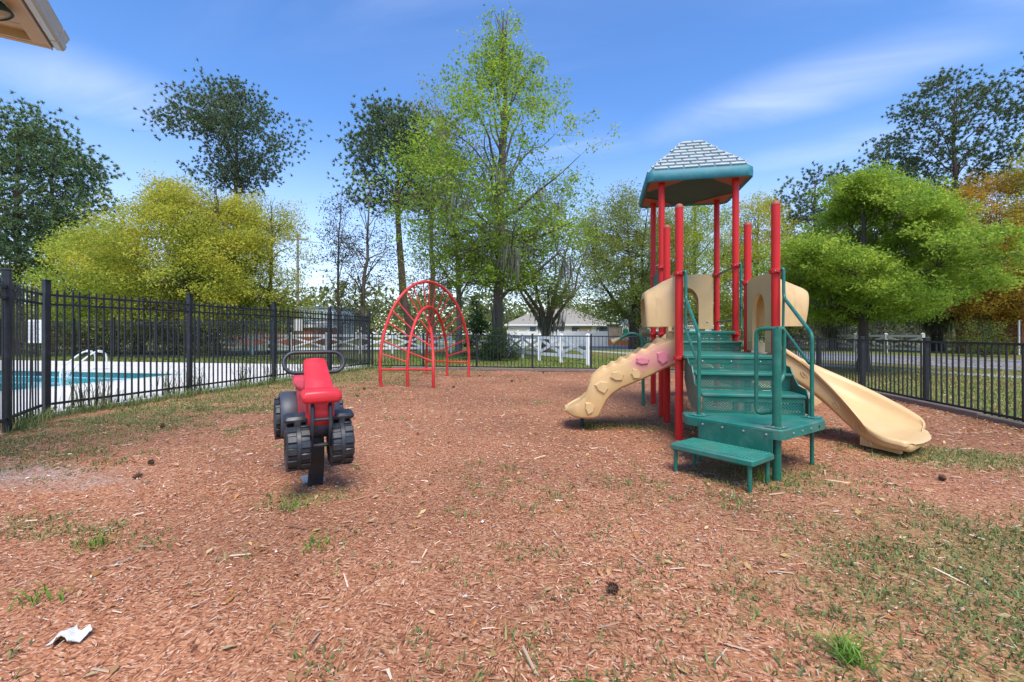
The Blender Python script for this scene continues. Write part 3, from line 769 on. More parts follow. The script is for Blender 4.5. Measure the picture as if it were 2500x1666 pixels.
# rails and barriers of the roofed deck
for x0, sg in ((LX, 1), (RX_, 1)):
    hx = x0 + .055
    MB().tube(rounded([(x0 + .01, YE - .05, 2.22), (hx, YE - .06, 2.235), (hx, YE - .07, 1.98), (hx, YC + .10, 1.88), (x0 + .02, YC + .05, 1.88)], .05), .0165, 10).build('handrail', M['green_pipe'], PS, smooth=True)
    MB().tube(rounded([(hx, YE - .06, 2.1), (hx, YE - .06, 1.30), (hx, YC + .12, 1.14), (x0 + .02, YC + .05, 1.14)], .05), .0135, 10).build('handrail', M['green_pipe'], PS, smooth=True)
    MB().tube([(hx, YE - .06, 1.62), (x0 + .03, YC + .06, 1.50)], .0135, 10).build('handrail', M['green_pipe'], PS, smooth=True)
MB().tube([(RX_, YE, 2.21), (RX_, YG, 2.21)], .015, 10).build('top_rail', M['green_pipe'], PS, smooth=True)
MB().tube([(RX_, YE, 1.42), (RX_, YG, 1.42)], .015, 10).build('top_rail', M['green_pipe'], PS, smooth=True)
MB().box((LX, (YE + YG) / 2, 1.84), (.022, YG - YE - .11, .74), bev=.008).build('barrier_panel', M['green'], PS)
MB().tube([(LX, YE, 1.44), (LX, YG, 1.44)], .015, 10).build('bottom_rail', M['green_pipe'], PS, smooth=True)

# arched tan panels with hoods over the slides
def arch_panel(mid, s_dir, o_dir, half, zb, L, slant_amt, inner):
    """mid: panel centre on the ground plan; s_dir along the panel, o_dir outward; zb: deck level"""
    mid, s_dir, o_dir = Vector((*mid, 0)), Vector((*s_dir, 0)), Vector((*o_dir, 0))
    def W3(s_, o_, z_): v = mid + s_dir * s_ + o_dir * o_; return (v.x, v.y, z_)
    zt, hw, zs, zp = zb + .93, .225, zb + .46, zb + .72
    A_, O_ = [(-hw, zb), (-hw, zb + .2), (-hw, zs)], [(-half, zb), (-half, zb + .2), (-half, zs)]
    for k in range(1, 14):
        q = math.pi - math.pi * k / 14
        A_.append((hw * math.cos(q), zs + (zp - zs) * math.sin(q)))
        t = k / 14
        O_.append((-half, zs + (zt - zs) * t / .25) if t < .25 else ((half, zs + (zt - zs) * (1 - t) / .25) if t > .75 else (-half + 2 * half * (t - .25) / .5, zt)))
    A_ += [(hw, zs), (hw, zb + .2), (hw, zb)]; O_ += [(half, zs), (half, zb + .2), (half, zb)]
    T = .045; k = len(A_)
    V = [W3(p[0], -T / 2, p[1]) for p in A_] + [W3(p[0], -T / 2, p[1]) for p in O_] + [W3(p[0], T / 2, p[1]) for p in A_] + [W3(p[0], T / 2, p[1]) for p in O_]
    Fs = []
    for i in range(k - 1):
        Fs += [(i, i + 1, k + i + 1, k + i), (2 * k + i, 3 * k + i, 3 * k + i + 1, 2 * k + i + 1), (i, 2 * k + i, 2 * k + i + 1, i + 1), (k + i, k + i + 1, 3 * k + i + 1, 3 * k + i)]
    for i in (0, k - 1): Fs.append((i, k + i, 3 * k + i, 2 * k + i))
    pn = MB().add(V, Fs).build('arch_panel', M['tan'], PS, smooth=True, angle=40)
    for ss in (-half + .09, half - .09):
        MB().lathe([(.017, 0), (.015, .006), (.005, .010)], W3(ss, -T / 2 - .001, zb + .12), tuple(-o_dir), n=10).build('bolt', M['steel'], pn, smooth=True)
    secs_o, secs_i = [], []
    zl = zb + .305
    for t, hwid, top in ((0, .385, .925), (.3, .375, .88), (.62, .36, .815), (.88, .345, .765), (.97, .33, .74), (1.0, .305, .705)):
        def sec(w, tp, inset):
            P = []
            for k2 in range(25):
                q = math.pi - math.pi * k2 / 24
                cx_, sz_ = math.cos(q), math.sin(q)
                ss = (w - inset) * math.copysign(abs(cx_) ** .5, cx_)
                zz = zl + (zb + tp - inset - zl) * abs(sz_) ** .62
                P.append(W3(ss, T / 2 + L * t - slant_amt * (1 - (zz - zl) / .6) * t, zz))
            return P
        secs_o.append(sec(hwid, top, 0)); secs_i.append(sec(hwid, top, .035))
    MB().loft(secs_o + secs_i[::-1], closed=False).build('hood', M['tan_stained'], PS, smooth=True, angle=60)
hp = (YC - YA - .11) / 2
arch_panel((LX, (YA + YC) / 2), (0, 1), (-1, 0), hp, 1.00, .36, .03, 0)
arch_panel((RX_, (YA + YC) / 2), (0, 1), (1, 0), hp, 1.00, .46, .10, 0)
arch_panel(((LX + RX_) / 2, YG + .01), (1, 0), (0, 1), (RX_ - LX - .12) / 2, 1.30, .40, .06, 0)

# left slide with wavy rims and moulded rocks
def tr2(P, sc, ox, oy, Y): return [onY(ox + x / sc, oy + y / sc, Y) for x, y in P]
topL = tr2([(1100, 635), (980, 685), (870, 745), (760, 800), (660, 850), (600, 880), (500, 930), (400, 975), (340, 1020), (310, 1080), (290, 1160), (230, 1220), (150, 1260), (90, 1295)], 3.6475, 1350, 650, 5.8)
botL = tr2([(1085, 880), (960, 935), (840, 995), (720, 1045), (600, 1095), (520, 1150), (470, 1210), (430, 1290), (400, 1350), (350, 1363), (250, 1360), (170, 1345), (110, 1310), (88, 1297)], 3.6475, 1350, 650, 5.8)
tx, tz = [p[0] for p in topL][::-1], [p[1] for p in topL][::-1]
bx_, bz_ = [p[0] for p in botL][::-1], [p[1] for p in botL][::-1]
secs = []
XS = np.linspace(-.462, .905, 70)
for X in XS:
    zl, zb = float(np.interp(X, tx, tz)), float(np.interp(X, bx_, bz_))
    zb = min(zb, zl - .012)
    f = np.clip((X + .20) / .18, 0, 1)                    # walls rise after the run-out
    fe = np.clip((X + .462) / .16, 0, 1) ** .5            # rounded nose
    wv = .014 * math.sin(X * 2 * math.pi / .118) * np.clip((X + .05) / .1, 0, 1)
    rim = zl + (.050 + wv) * f
    bed = zl - .015 - .165 * f
    yn, yf = 5.80 + (1 - fe) * .13, 6.44 - (1 - fe) * .13
    bed = max(bed, zb + .03)
    rr = .018
    secs.append([(X, yn + .03, zb), (X, yn + .006, zb + .015), (X, yn, zb + .03 if zl - zb > .06 else (zl + zb) / 2), (X, yn, zl - rr), (X, yn + .008, zl - .004), (X, yn + .025, zl + .002), (X, yn + .045, zl + .004),
                 (X, yn + .052, rim - .012), (X, yn + .062, rim), (X, yn + .080, rim), (X, yn + .092, rim - .014), (X, yn + .105, bed + .05 * f + .004), (X, yn + .14, bed + .004), (X, (yn + yf) / 2, bed - .004), (X, yf - .14, bed + .004),
                 (X, yf - .105, bed + .05 * f + .004), (X, yf - .092, rim - .014), (X, yf - .080, rim), (X, yf - .062, rim), (X, yf - .052, rim - .012), (X, yf - .045, zl + .004), (X, yf - .02, zl), (X, yf, zl - rr), (X, yf, zb + .03 if zl - zb > .06 else (zl + zb) / 2), (X, yf - .006, zb + .015), (X, yf - .03, zb)])
m, n, l, b = None, None, None, None
M['tan_pink'] = mat('tan_plastic_with_pink_paint', (.60, .385, .165), .45, .07, 2.2, dirt=(.46, .29, .12), dirt_amt=.35, dscale=3.5)
nt = M['tan_pink'].node_tree; n, l = nt.nodes, nt.links; b = n['Principled BSDF']
src = b.inputs['Base Color'].links[0].from_socket
geo = n.new('ShaderNodeNewGeometry')
nz = n.new('ShaderNodeTexNoise'); nz.inputs['Scale'].default_value = 14; nz.inputs['Detail'].default_value = 5; l.new(geo.outputs['Position'], nz.inputs['Vector'])
rocks = [((970, 820), .070, .100, 'pink', .2), ((790, 850), .085, .055, 'pink', .15), ((735, 965), .070, .075, 'tan', .5), ((565, 985), .085, .075, 'tan', .1), ((435, 1082), .095, .090, 'tan', .35), ((322, 1270), .070, .090, 'tan', .6)]
for (px_, py_), rad in ((rocks[0][0], .21), (rocks[1][0], .165)):
    X, Z = onY(1350 + px_ / 3.6475, 650 + py_ / 3.6475, 5.8)
    ds = n.new('ShaderNodeVectorMath'); ds.operation = 'DISTANCE'; l.new(geo.outputs['Position'], ds.inputs[0]); ds.inputs[1].default_value = (X, 5.8, Z)
    ad = n.new('ShaderNodeMath'); ad.operation = 'MULTIPLY_ADD'; l.new(nz.outputs[0], ad.inputs[0]); ad.inputs[1].default_value = .09; l.new(ds.outputs['Value'], ad.inputs[2])
    mr = n.new('ShaderNodeMapRange'); l.new(ad.outputs[0], mr.inputs[0]); mr.inputs[1].default_value = rad + .045; mr.inputs[2].default_value = rad - .04; mr.inputs[4].default_value = .72
    mx = n.new('ShaderNodeMixRGB'); l.new(mr.outputs[0], mx.inputs[0]); l.new(src, mx.inputs[1]); mx.inputs[2].default_value = (.56, .19, .20, 1); src = mx.outputs[0]
l.new(src, b.inputs['Base Color'])
ls = MB().loft(secs).build('slide', M['tan_pink'], PS, smooth=True, angle=50)
ls['label'] = 'tan slide with wavy rims and moulded rocks, two of them painted pink'
for (pp_, rx, rz_, kind, tw_) in rocks:
    X, Z = onY(1350 + pp_[0] / 3.6475, 650 + pp_[1] / 3.6475, 5.8)
    k = 6
    base, top = [], []
    for i in range(k):
        q = 2 * math.pi * i / k + tw_ * 2
        j = 1 + .16 * math.sin(i * 2.7 + tw_ * 9)
        base.append((X + rx * j * math.cos(q), 5.803, Z + rz_ * j * math.sin(q)))
        top.append((X + .010 + rx * .80 * j * math.cos(q + .12), 5.803 - .024, Z + .010 + rz_ * .76 * j * math.sin(q + .12)))
    MB().loft([base, top]).build('moulded_rock', M['pink'] if kind == 'pink' else M['tan'], ls)
MB().tube([(-.235, 6.12, -.1), (-.235, 6.12, .17)], .026, 10).build('slide_leg', M['dark_under'], PS, smooth=True)
MB().box((.86, 6.0, 1.17), (.06, .3, .16), bev=.02).build('slide_mount', M['tan'], PS)

# right slide, bending to its run-out
NR = [(1.97, 5.84, 1.14), (2.3, 5.79, .90), (2.5, 5.71, .675), (2.63, 5.60, .485), (2.69, 5.45, .345), (2.71, 5.29, .25), (2.75, 5.14, .205), (2.86, 5.04, .18)]
FRm = [(1.97, 6.42, 1.14), (2.4, 6.46, .96), (2.73, 6.48, .80), (3.02, 6.35, .645), (3.25, 6.12, .49), (3.41, 5.86, .345), (3.44, 5.70, .265), (3.34, 5.55, .20)]
BD = [.17, .19, .20, .185, .155, .11, .055, .005]
SK = [.33, .30, .27, .26, .22, .16, .125, .105]
n1, f1 = spline(NR, 6), spline(FRm, 6)
tt = np.linspace(0, 7, len(n1)); bd = np.interp(tt, range(8), BD); sk = np.interp(tt, range(8), SK)
secs = []
for i in range(len(n1)):
    p, q = Vector(n1[i]), Vector(f1[i]); u = (q - p); u.z = 0; Wd = u.length; u.normalize()
    def S(s, z_n): # position s along near->far with height drop
        zz = p.z + (q.z - p.z) * np.clip(s / Wd, 0, 1)
        v = p + u * s; return (v.x, v.y, zz + z_n)
    d_, k_ = bd[i], sk[i]; r = .035
    secs.append([S(.06, -k_), S(.012, -k_ + .02), S(.0, -k_ + .06), S(.008, -.06 * min(1, k_ / .2)), S(-.030, -.040), S(-.032, -.008), S(-.010, .012), S(.025, .006), S(.045, -.018 - d_ * .10), S(.07, -d_ * .55), S(.12, -d_ * .9), S(.2, -d_), S(Wd / 2, -d_ - .004),
                 S(Wd - .2, -d_), S(Wd - .12, -d_ * .9), S(Wd - .07, -d_ * .55), S(Wd - .045, -.018 - d_ * .10), S(Wd - .025, .006), S(Wd + .010, .012), S(Wd + .032, -.008), S(Wd + .030, -.040), S(Wd - .008, -.06 * min(1, k_ / .2)), S(Wd, -k_ + .06), S(Wd - .012, -k_ + .02), S(Wd - .06, -k_)])
# rolled end lip: the section closes up over a thick rounded roll
last = [Vector(p) for p in secs[-1]]
acr = (Vector(f1[-1]) - Vector(n1[-1])); acr.z = 0; acr.normalize()
dirn = Vector((acr.y, -acr.x, 0))
cen = sum(last, Vector()) / len(last); hwl = max(abs((p - cen).dot(acr)) for p in last)
for t, s_, sq in ((.04, .995, 1.0), (.075, .975, .92), (.10, .94, .70), (.113, .90, .38), (.117, .87, .10)):
    sec = []
    for p in last:
        w = p - cen; la = w.dot(acr)
        sec.append(tuple(cen + acr * la * s_ + dirn * t * (1 - .55 * (abs(la) / hwl) ** 3) + Vector((0, 0, w.z * sq - .08 * t))))
    secs.append(sec)
rs = MB().loft(secs).build('slide', M['tan'], PS, smooth=True, angle=60)
rs['label'] = 'curved tan slide with a broad rolled lip, on the fence side'
MB().tube([(2.93, 5.42, -.1), (2.93, 5.42, .12)], .03, 10).build('slide_leg', M['dark_under'], PS, smooth=True)
sk1 = [Vector((2.715, 5.36, .10)), Vector((2.90, 5.14, .06))]
MB().extrude([(2.70, 5.44, .15), (2.70, 5.44, .045), (2.90, 5.13, .035), (2.90, 5.13, .09)], (.03, .02, 0)).build('slide_skirt', M['tan'], rs)
# shallow moulded swirls on the flank
for k, f_ in enumerate((.16, .36, .55, .72)):
    i = int(f_ * (len(n1) - 1)); p = Vector(n1[i]); c_ = Vector((p.x, p.y - .001, p.z - .15))
    al = (Vector(n1[i + 1]) - Vector(n1[i - 1])).normalized(); outw = Vector((al.y, -al.x, 0)).normalized()
    P = [c_ + outw * .004 + al * (.05 * math.cos(q) * (1 - q / 12)) + Vector((0, 0, .035 * math.sin(q) * (1 - q / 14))) for q in np.linspace(0, 8.5, 26)]
    MB().tube(P, .004, 5).build('moulded_swirl', M['tan'], rs, smooth=True)

# rear curved slide seen under the decks
C3 = spline([(1.43, 8.33, 1.23), (1.43, 8.9, .92), (1.62, 9.45, .62), (2.1, 9.72, .42), (2.62, 9.5, .30), (2.96, 8.95, .21), (3.08, 8.35, .17), (3.08, 7.95, .17)], 6)
secs = []
for i in range(len(C3)):
    p = Vector(C3[i]); t = Vector(C3[min(i + 1, len(C3) - 1)]) - Vector(C3[max(i - 1, 0)]); t.z = 0; t.normalize(); u = Vector((-t.y, t.x, 0)); 
    e_ = 1 if i < len(C3) - 8 else .4
    def S(s, z): v = p + u * s; return (v.x, v.y, v.z + z)
    secs.append([S(-.26, -.07), S(-.33, -.03), S(-.36, .15 * e_), S(-.33, .17 * e_), S(-.30, .14 * e_), S(-.26, .02), S(-.15, 0), S(.15, 0), S(.26, .02), S(.30, .14 * e_), S(.33, .17 * e_), S(.36, .15 * e_), S(.33, -.03), S(.26, -.07)])
r3 = MB().loft(secs).build('slide', M['tan'], PS, smooth=True, angle=60)
r3['label'] = 'curved tan slide at the rear, mostly hidden under the decks'
MB().tube([(2.62, 9.5, -.1), (2.62, 9.5, .24)], .028, 10).build('slide_leg', M['dark_under'], PS, smooth=True)
MB().tube([(3.08, 8.1, -.1), (3.08, 8.1, .11)], .028, 10).build('slide_leg', M['dark_under'], PS, smooth=True)
# talk tube
tt_ = MB().tube(rounded([(.72, 8.05, -.1), (.72, 8.05, .80), (.70, 8.05, 1.17), (.52, 8.05, 1.24), (.30, 8.05, 1.12)], .18, 8), .027, 12).build('talk_tube', M['green_pipe'], PS, smooth=True)
MB().lathe([(.027, 0), (.036, .05), (.058, .12), (.068, .145), (.060, .145), (.028, .06), (.02, .02)], (.335, 8.05, 1.139), (-.86, 0, -.47), n=16, cap=False).build('horn', mat('horn_worn_paint', (.30, .25, .12), .5, .3, 12, dirt=(.03, .12, .10), dirt_amt=.9, dscale=12), tt_, smooth=True)
MB().tube([(LX, YG, 1.10), (.72, 8.05, 1.06)], .018, 8).build('bracket', M['green_pipe'], tt_, smooth=True)

# ------------------------------------------------------------------ arch climber
F1, F2, F3 = gp(931, 945), gp(996, 944.5), gp(1058, 945.5)
B1, B2, B3 = gp(1041, 915), gp(1091, 917.8), gp(1143, 919.4)
AC = thing('arch_climber', 'red pipe climber of three fanned arches joined by rungs', 'climber', ((F2[0] + B2[0]) / 2, (F2[1] + B2[1]) / 2, 0))
def arch(a, c_, H, bul):
    a, c_ = Vector((*a, 0)), Vector((*c_, 0)); mid = (a + c_) / 2; h = (c_ - a) / 2; P = []
    q0 = math.asin(.22)
    for t in np.linspace(-q0, math.pi + q0, 49):
        k = -math.cos(t) / math.cos(q0) if True else 0
        z = H * (math.sin(t) + math.sin(q0)) / (1 + math.sin(q0))
        P.append(mid + h * k * bul + Vector((0, 0, z - .02)))
    return P
A1, A2, A3 = arch(F1, B3, 2.57, 1.0), arch(F2, B2, 1.93, 1.0), arch(F3, B1, 1.42, 1.0)
for A_ in (A1, A2, A3):
    MB().tube([(A_[0][0], A_[0][1], -.1)] + A_, .036, 12).build('arch', M['arch_red'], AC, smooth=True)
def cut(A_, z, first):
    R = range(len(A_) - 1) if first else range(len(A_) - 2, -1, -1)
    for i in R:
        a, c_ = (A_[i], A_[i + 1]) if first else (A_[i + 1], A_[i])
        if a.z <= z <= c_.z: return a.lerp(c_, (z - a.z) / (c_.z - a.z))
    return A_[len(A_) // 2]
for first in (True, False):
    p1, p2, p3 = cut(A1, .40, first), cut(A2, .40, first), cut(A3, .40, first)
    MB().tube([p1, p2], .026, 10).build('rung', M['arch_red'], AC, smooth=True)
    MB().tube([p2, p3], .026, 10).build('rung', M['arch_red'], AC, smooth=True)
idx1 = np.linspace(5, 43, 17).round().astype(int)
for k, i in enumerate(idx1):
    MB().tube([A1[i], A2[i]], .0165, 8).build('rung', M['arch_red'], AC, smooth=True)
for i in np.linspace(7, 41, 9).round().astype(int):
    MB().tube([A2[i], A3[i]], .0165, 8).build('rung', M['arch_red'], AC, smooth=True)

# ------------------------------------------------------------------ ride-on tractor (local: x forward, y left)
TR = thing('ride_on_tractor', 'red and black toy tractor rocker on a curved spring leg', 'tractor', (-2.29, 3.36, 0), math.radians(-49))
def tb(mb, name, mt, parent=None, **k): return mb.build(name, mt, parent or TR, local=True, **k)
def wheel(x, y, z, r, w, lugs, name='wheel'):
    mb = MB()
    prof = [(r * .60, -w * .40), (r * .66, -w * .47), (r * .80, -w * .5), (r * .95, -w * .43), (r * .965, -w * .30), (r * .965, w * .30), (r * .95, w * .43), (r * .80, w * .5), (r * .66, w * .47), (r * .60, w * .40)]
    mb.lathe(prof, (x, y, z), (0, 1, 0), n=36)
    o = tb(mb, name, M['rubber'], smooth=True, angle=50)
    for k in range(lugs):
        for sd in (-1, 1):
            q = 2 * math.pi * (k + (.5 if sd > 0 else 0)) / lugs
            R = Matrix.Rotation(-q, 3, 'Y')
            c_ = Vector((x, y + sd * w * .27, z)) + R @ Vector((r * .965, 0, 0))
            tb(MB().box(c_, (r * .10, w * .42, r * .33), rot=R, bev=.008), 'tread_lug', M['rubber'], o, smooth=True)
    ctr = MB().lathe([(r * .97, -w * .10), (r * 1.01, -w * .08), (r * 1.01, w * .08), (r * .97, w * .10)], (x, y, z), (0, 1, 0), n=36, cap=False)
    tb(ctr, 'tread_band', M['rubber'], o, smooth=True)
    for sd in (-1, 1):
        hb = MB().lathe([(r * .60, 0), (r * .52, -.004), (r * .40, -.03), (r * .16, -.035), (r * .14, .0), (.002, .004)], (x, y + sd * w * .41, z), (0, sd, 0), n=24)
        tb(hb, 'hub', M['hub'], o, smooth=True)
    return o
FXw, FZw = .27, .373
for sd in (-1, 1):
    wheel(FXw, sd * .152, FZw, .172, .165, 12)
    # small front fender with its stem
    fb = MB().box((FXw + .01, sd * .155, FZw + .215), (.12, .185, .055), rot=Matrix.Rotation(.25, 3, 'Y'), bev=.018).build('front_fender', M['rubber'], TR, local=True, smooth=True)
    MB().box((FXw + .055, sd * .155, FZw + .175), (.03, .05, .09), bev=.008).build('fender_stem', M['rubber'], fb, local=True)
    MB().tube([(FXw - .02, sd * .155, FZw + .21), (FXw - .10, sd * .155, FZw + .16), (FXw - .16, sd * .15, FZw + .06), (FXw - .18, sd * .13, FZw - .05)], .032, 8).build('fender_arm', M['rubber'], fb, local=True, smooth=True)
RXw, RZw = -.42, .485
for sd in (-1, 1):
    wheel(RXw, sd * .225, RZw, .178, .10, 12)
    # rear fender shell over the inner half of the wheel
    secs = []
    for q in np.linspace(math.radians(-35), math.radians(200), 16):
        ro, ri = .215, .150
        cc, ss = math.cos(q), math.sin(q)
        secs.append([(RXw + ro * cc, sd * .165 - .07, RZw + ro * ss), (RXw + (ro + .012) * cc, sd * .165 - .05, RZw + (ro + .012) * ss), (RXw + (ro + .016) * cc, sd * .165, RZw + (ro + .016) * ss), (RXw + (ro + .012) * cc, sd * .165 + .05, RZw + (ro + .012) * ss), (RXw + ro * cc, sd * .165 + .07, RZw + ro * ss), (RXw + ri * cc, sd * .165 + .07, RZw + ri * ss), (RXw + ri * cc, sd * .165 - .07, RZw + ri * ss)])
    tb(MB().loft(secs), 'rear_fender', M['fender'], smooth=True, angle=50)
    tb(MB().box((RXw + .20, sd * .165, RZw - .12), (.26, .09, .035), rot=Matrix.Rotation(.2, 3, 'Y'), bev=.012), 'foot_rest', M['fender'], smooth=True)
def rbx(x, w, z0, z1, r=.02):
    h = w / 2
    return [(x, -h + r, z0), (x, h - r, z0), (x, h, z0 + r), (x, h, z1 - r), (x, h - r, z1), (x, 0, z1 + .004), (x, -h + r, z1), (x, -h, z1 - r), (x, -h, z0 + r)]
# steering column: slab leaning from nose to wheel
col_secs = []
for x, w, z0, z1 in ((-.045, .155, .90, .99), (-.02, .165, .86, 1.012), (.02, .17, .80, 1.018), (.06, .172, .72, .985), (.20, .19, .60, .885), (.31, .205, .56, .815), (.345, .20, .58, .79)):
    col_secs.append(rbx(x, w, z0, z1))
tb(MB().loft(col_secs), 'steering_column', M['tractor_red'], smooth=True, angle=45)
tb(MB().loft([rbx(.315, .25, .735, .80), rbx(.33, .27, .722, .812), rbx(.43, .275, .71, .802), rbx(.452, .262, .718, .79), rbx(.458, .24, .73, .778)]), 'nose', M['tractor_red'], smooth=True, angle=45)
tb(MB().loft([rbx(.20, .17, .46, .72), rbx(.30, .185, .48, .73), rbx(.36, .17, .56, .725), rbx(.39, .15, .63, .722)]), 'front_cowl', M['tractor_red'], smooth=True, angle=45)
tb(MB().loft([rbx(-.52, .16, .60, .72), rbx(-.46, .21, .52, .76), rbx(-.30, .215, .48, .76), rbx(-.10, .20, .46, .73), rbx(.08, .19, .45, .76), rbx(.22, .18, .46, .70)]), 'body', M['tractor_red'], smooth=True, angle=45)
tb(MB().loft([rbx(-.56, .20, .79, .845), rbx(-.53, .25, .765, .85), rbx(-.38, .26, .75, .83), rbx(-.22, .22, .735, .805), rbx(-.13, .16, .73, .79)]), 'seat', M['tractor_red'], smooth=True, angle=45)
tb(MB().loft([rbx(.10, .215, .40, .55), rbx(.24, .225, .42, .60), rbx(.31, .20, .46, .62), rbx(.335, .16, .50, .60)]), 'belly_guard', M['fender'], smooth=True, angle=45)
loop = []
hw_, hh_, rr_ = .228, .085, .085
for cy, a0 in ((hw_ - rr_, -90), (-(hw_ - rr_), 90)):
    for k in range(11):
        q = math.radians(a0 + 180 * k / 10); loop.append((cy + rr_ * math.cos(q), rr_ * math.sin(q)))
tb(MB().tube([(-.01 - z * .35, y, .985 + z * .95) for y, z in loop], .0155, 10, closed=True), 'handlebar', M['rubber'], smooth=True)
for sd in (-1, 1):
    tb(MB().tube(rounded([(.30, sd * .062, .69), (.40, sd * .062, .70), (.42, sd * .062, .52), (.33, sd * .066, FZw)], .06), .0155, 10), 'fork_tube', M['rubber'], smooth=True)
tb(MB().tube([(.405, -.065, .585), (.405, .065, .585)], .013, 8), 'fork_bar', M['rubber'], smooth=True)
tb(MB().tube([(FXw + .03, -.16, FZw), (FXw + .03, .16, FZw)], .016, 8), 'axle', M['rubber'], smooth=True)
tb(MB().tube([(RXw, -.23, RZw), (RXw, .23, RZw)], .016, 8), 'axle', M['rubber'], smooth=True)
# C-spring leaf
sp = spline([(.02, 0, -.05), (.05, 0, .03), (.10, 0, .14), (.14, 0, .28), (.12, 0, .42), (.05, 0, .50), (-.06, 0, .53)], 5)
secs = []
for i, p in enumerate(sp):
    a_ = np.array(sp[min(i + 1, len(sp) - 1)]) - np.array(sp[max(i - 1, 0)]); a_ /= np.linalg.norm(a_); nn = np.array([a_[2], 0, -a_[0]]); w = .060 - .012 * i / len(sp); t = .010
    secs.append([tuple(p + nn * t + np.array([0, -w, 0])), tuple(p + nn * t + np.array([0, w, 0])), tuple(p - nn * t + np.array([0, w, 0])), tuple(p - nn * t + np.array([0, -w, 0]))])
tb(MB().loft(secs), 'spring_leg', M['rubber'], smooth=True, angle=30)
tb(MB().box((-.11, .0, .004), (.20, .17, .02), bev=.004), 'base_plate', M['steel'])

# ------------------------------------------------------------------ eave of the pavilion overhead
c0 = Vector((-5.12, 3.43, 0)); u1 = Vector((-.742, -.670, 0)).normalized(); u2 = Vector((.670, -.742, 0)).normalized()
EV = thing('pavilion_eave', 'tan pavilion roof corner with soffit boards and gutter overhead', 'roof eave', (c0.x, c0.y, 0))
M['soffit'] = mat('tan_painted_soffit', (.62, .47, .29), .6, .06, 2)
M['fascia'] = mat('cream_metal_trim', (.52, .46, .39), .35, .05, 2)
M['gutter'] = mat('pale_aluminium_gutter', (.60, .57, .53), .30, .04, 2, metal=.25)
def ev(a, b_, z): p = c0 + u1 * a + u2 * b_; return (p.x, p.y, z)
EZ = 3.92
def slab(a0, a1, b0, b1, z0, z1): return MB().extrude([ev(a0, b0, z0), ev(a1, b0, z0), ev(a1, b1, z0), ev(a0, b1, z0)], (0, 0, z1 - z0))
slab(0, 1.2, 0, .045, EZ, EZ + .16).build('fascia_board', M['soffit'], EV)
slab(0, .11, .047, 1.4, EZ + .002, EZ + .05).build('soffit_trim', M['soffit'], EV)
slab(.112, 1.2, .047, .075, EZ + .003, EZ + .09).build('soffit_trim', M['soffit'], EV)
for k in range(13):
    b0 = .16 + k * .092
    slab(.114, 1.19, b0, b0 + .084, EZ + .050, EZ + .066).build('soffit_board', M['soffit'], EV)
slab(.0, 1.2, .05, 1.4, EZ + .075, EZ + .12).build('roof_sheet', M['soffit'], EV)
slab(-.012, -.001, -.01, 1.4, EZ - .004, EZ + .15).build('edge_trim', M['fascia'], EV)
gp_ = [(-.014, .155), (-.014, .03), (-.03, .012), (-.075, .010), (-.095, .03), (-.105, .06), (-.098, .085), (-.112, .11), (-.125, .135), (-.125, .155), (-.118, .155), (-.118, .138), (-.10, .112), (-.09, .085), (-.097, .06), (-.088, .036), (-.072, .02), (-.032, .022), (-.022, .034), (-.022, .155)]
MB().loft([[ev(a, b_, EZ + z) for a, z in gp_] for b_ in (-.005, 1.4)]).build('gutter', M['gutter'], EV, smooth=True, angle=35)
gp2 = [(a - .004 if a < -.02 else a, z) for a, z in gp_]
MB().loft([[ev(a, b_, EZ + z - .003) for a, z in gp2] for b_ in (-.006, .16)]).build('gutter_joint', M['gutter'], EV, smooth=True, angle=35)
lm = Vector(ev(.20, .60, EZ))
lamp = thing('soffit_floodlight', 'round dark-rimmed floodlight under the tan eave', 'lamp', (lm.x, lm.y, EZ - .02))
dl = Vector((.25, .35, -1)).normalized()
MB().lathe([(.03, -.03), (.075, -.01), (.10, .05), (.105, .075), (.094, .08), (.085, .07)], (lm.x, lm.y, EZ - .02), dl, n=24).build('housing', M['dark_under'], lamp, smooth=True)
MB().lathe([(.086, .070), (.06, .082), (.02, .088), (.002, .089)], (lm.x, lm.y, EZ - .02), dl, n=24).build('lens', mat('frosted_lens', (.42, .38, .30), .25, .25, 9), lamp, smooth=True)
MB().bar((lm.x, lm.y, EZ - .04), (lm.x, lm.y, EZ + .05), .05, .03).build('bracket', M['soffit'], lamp)
# square column that carries the eave, left of the picture
wl_ = thing('pavilion_column', 'square tan pavilion column below the eave, outside the picture on the left', 'column', ev(.9, 1.1, 0))
MB().extrude([ev(.8, 1.0, -.05), ev(1.05, 1.0, -.05), ev(1.05, 1.25, -.05), ev(.8, 1.25, -.05)], (0, 0, EZ + .10)).build('shaft', M['soffit'], wl_)
MB().extrude([ev(.75, .95, -.05), ev(1.10, .95, -.05), ev(1.10, 1.30, -.05), ev(.75, 1.30, -.05)], (0, 0, .35)).build('plinth', M['soffit'], wl_)

# ------------------------------------------------------------------ road, sidewalk, kerb
rd = Vector((-.575, .818, 0)); rnm = Vector((.818, .575, 0)); r0 = Vector((13.7, 17.9, 0))
def strip(name, o0, o1, s0, s1, z, mt, th=None):
    P = [r0 + rd * s0 + rnm * o0, r0 + rd * s0 + rnm * o1, r0 + rd * s1 + rnm * o1, r0 + rd * s1 + rnm * o0]
    if th is None: o = MB().add([(p.x, p.y, z) for p in P], [(0, 1, 2, 3)]).build(name, mt, fixn=False)
    else: o = MB().extrude([(p.x, p.y, z) for p in P], (0, 0, th)).build(name, mt)
    return set_props(o, kind='structure')
strip('road', 0, 6.2, -60, 90, -.020, M['asphalt'])
strip('kerb', -.16, -.002, -60, 90, -.05, M['walk'], .10)
strip('kerb', 6.202, 6.36, -60, 15, -.05, M['walk'], .12)
strip('kerb', 6.202, 6.36, 15.005, 22, -.05, M['yellow'], .12)
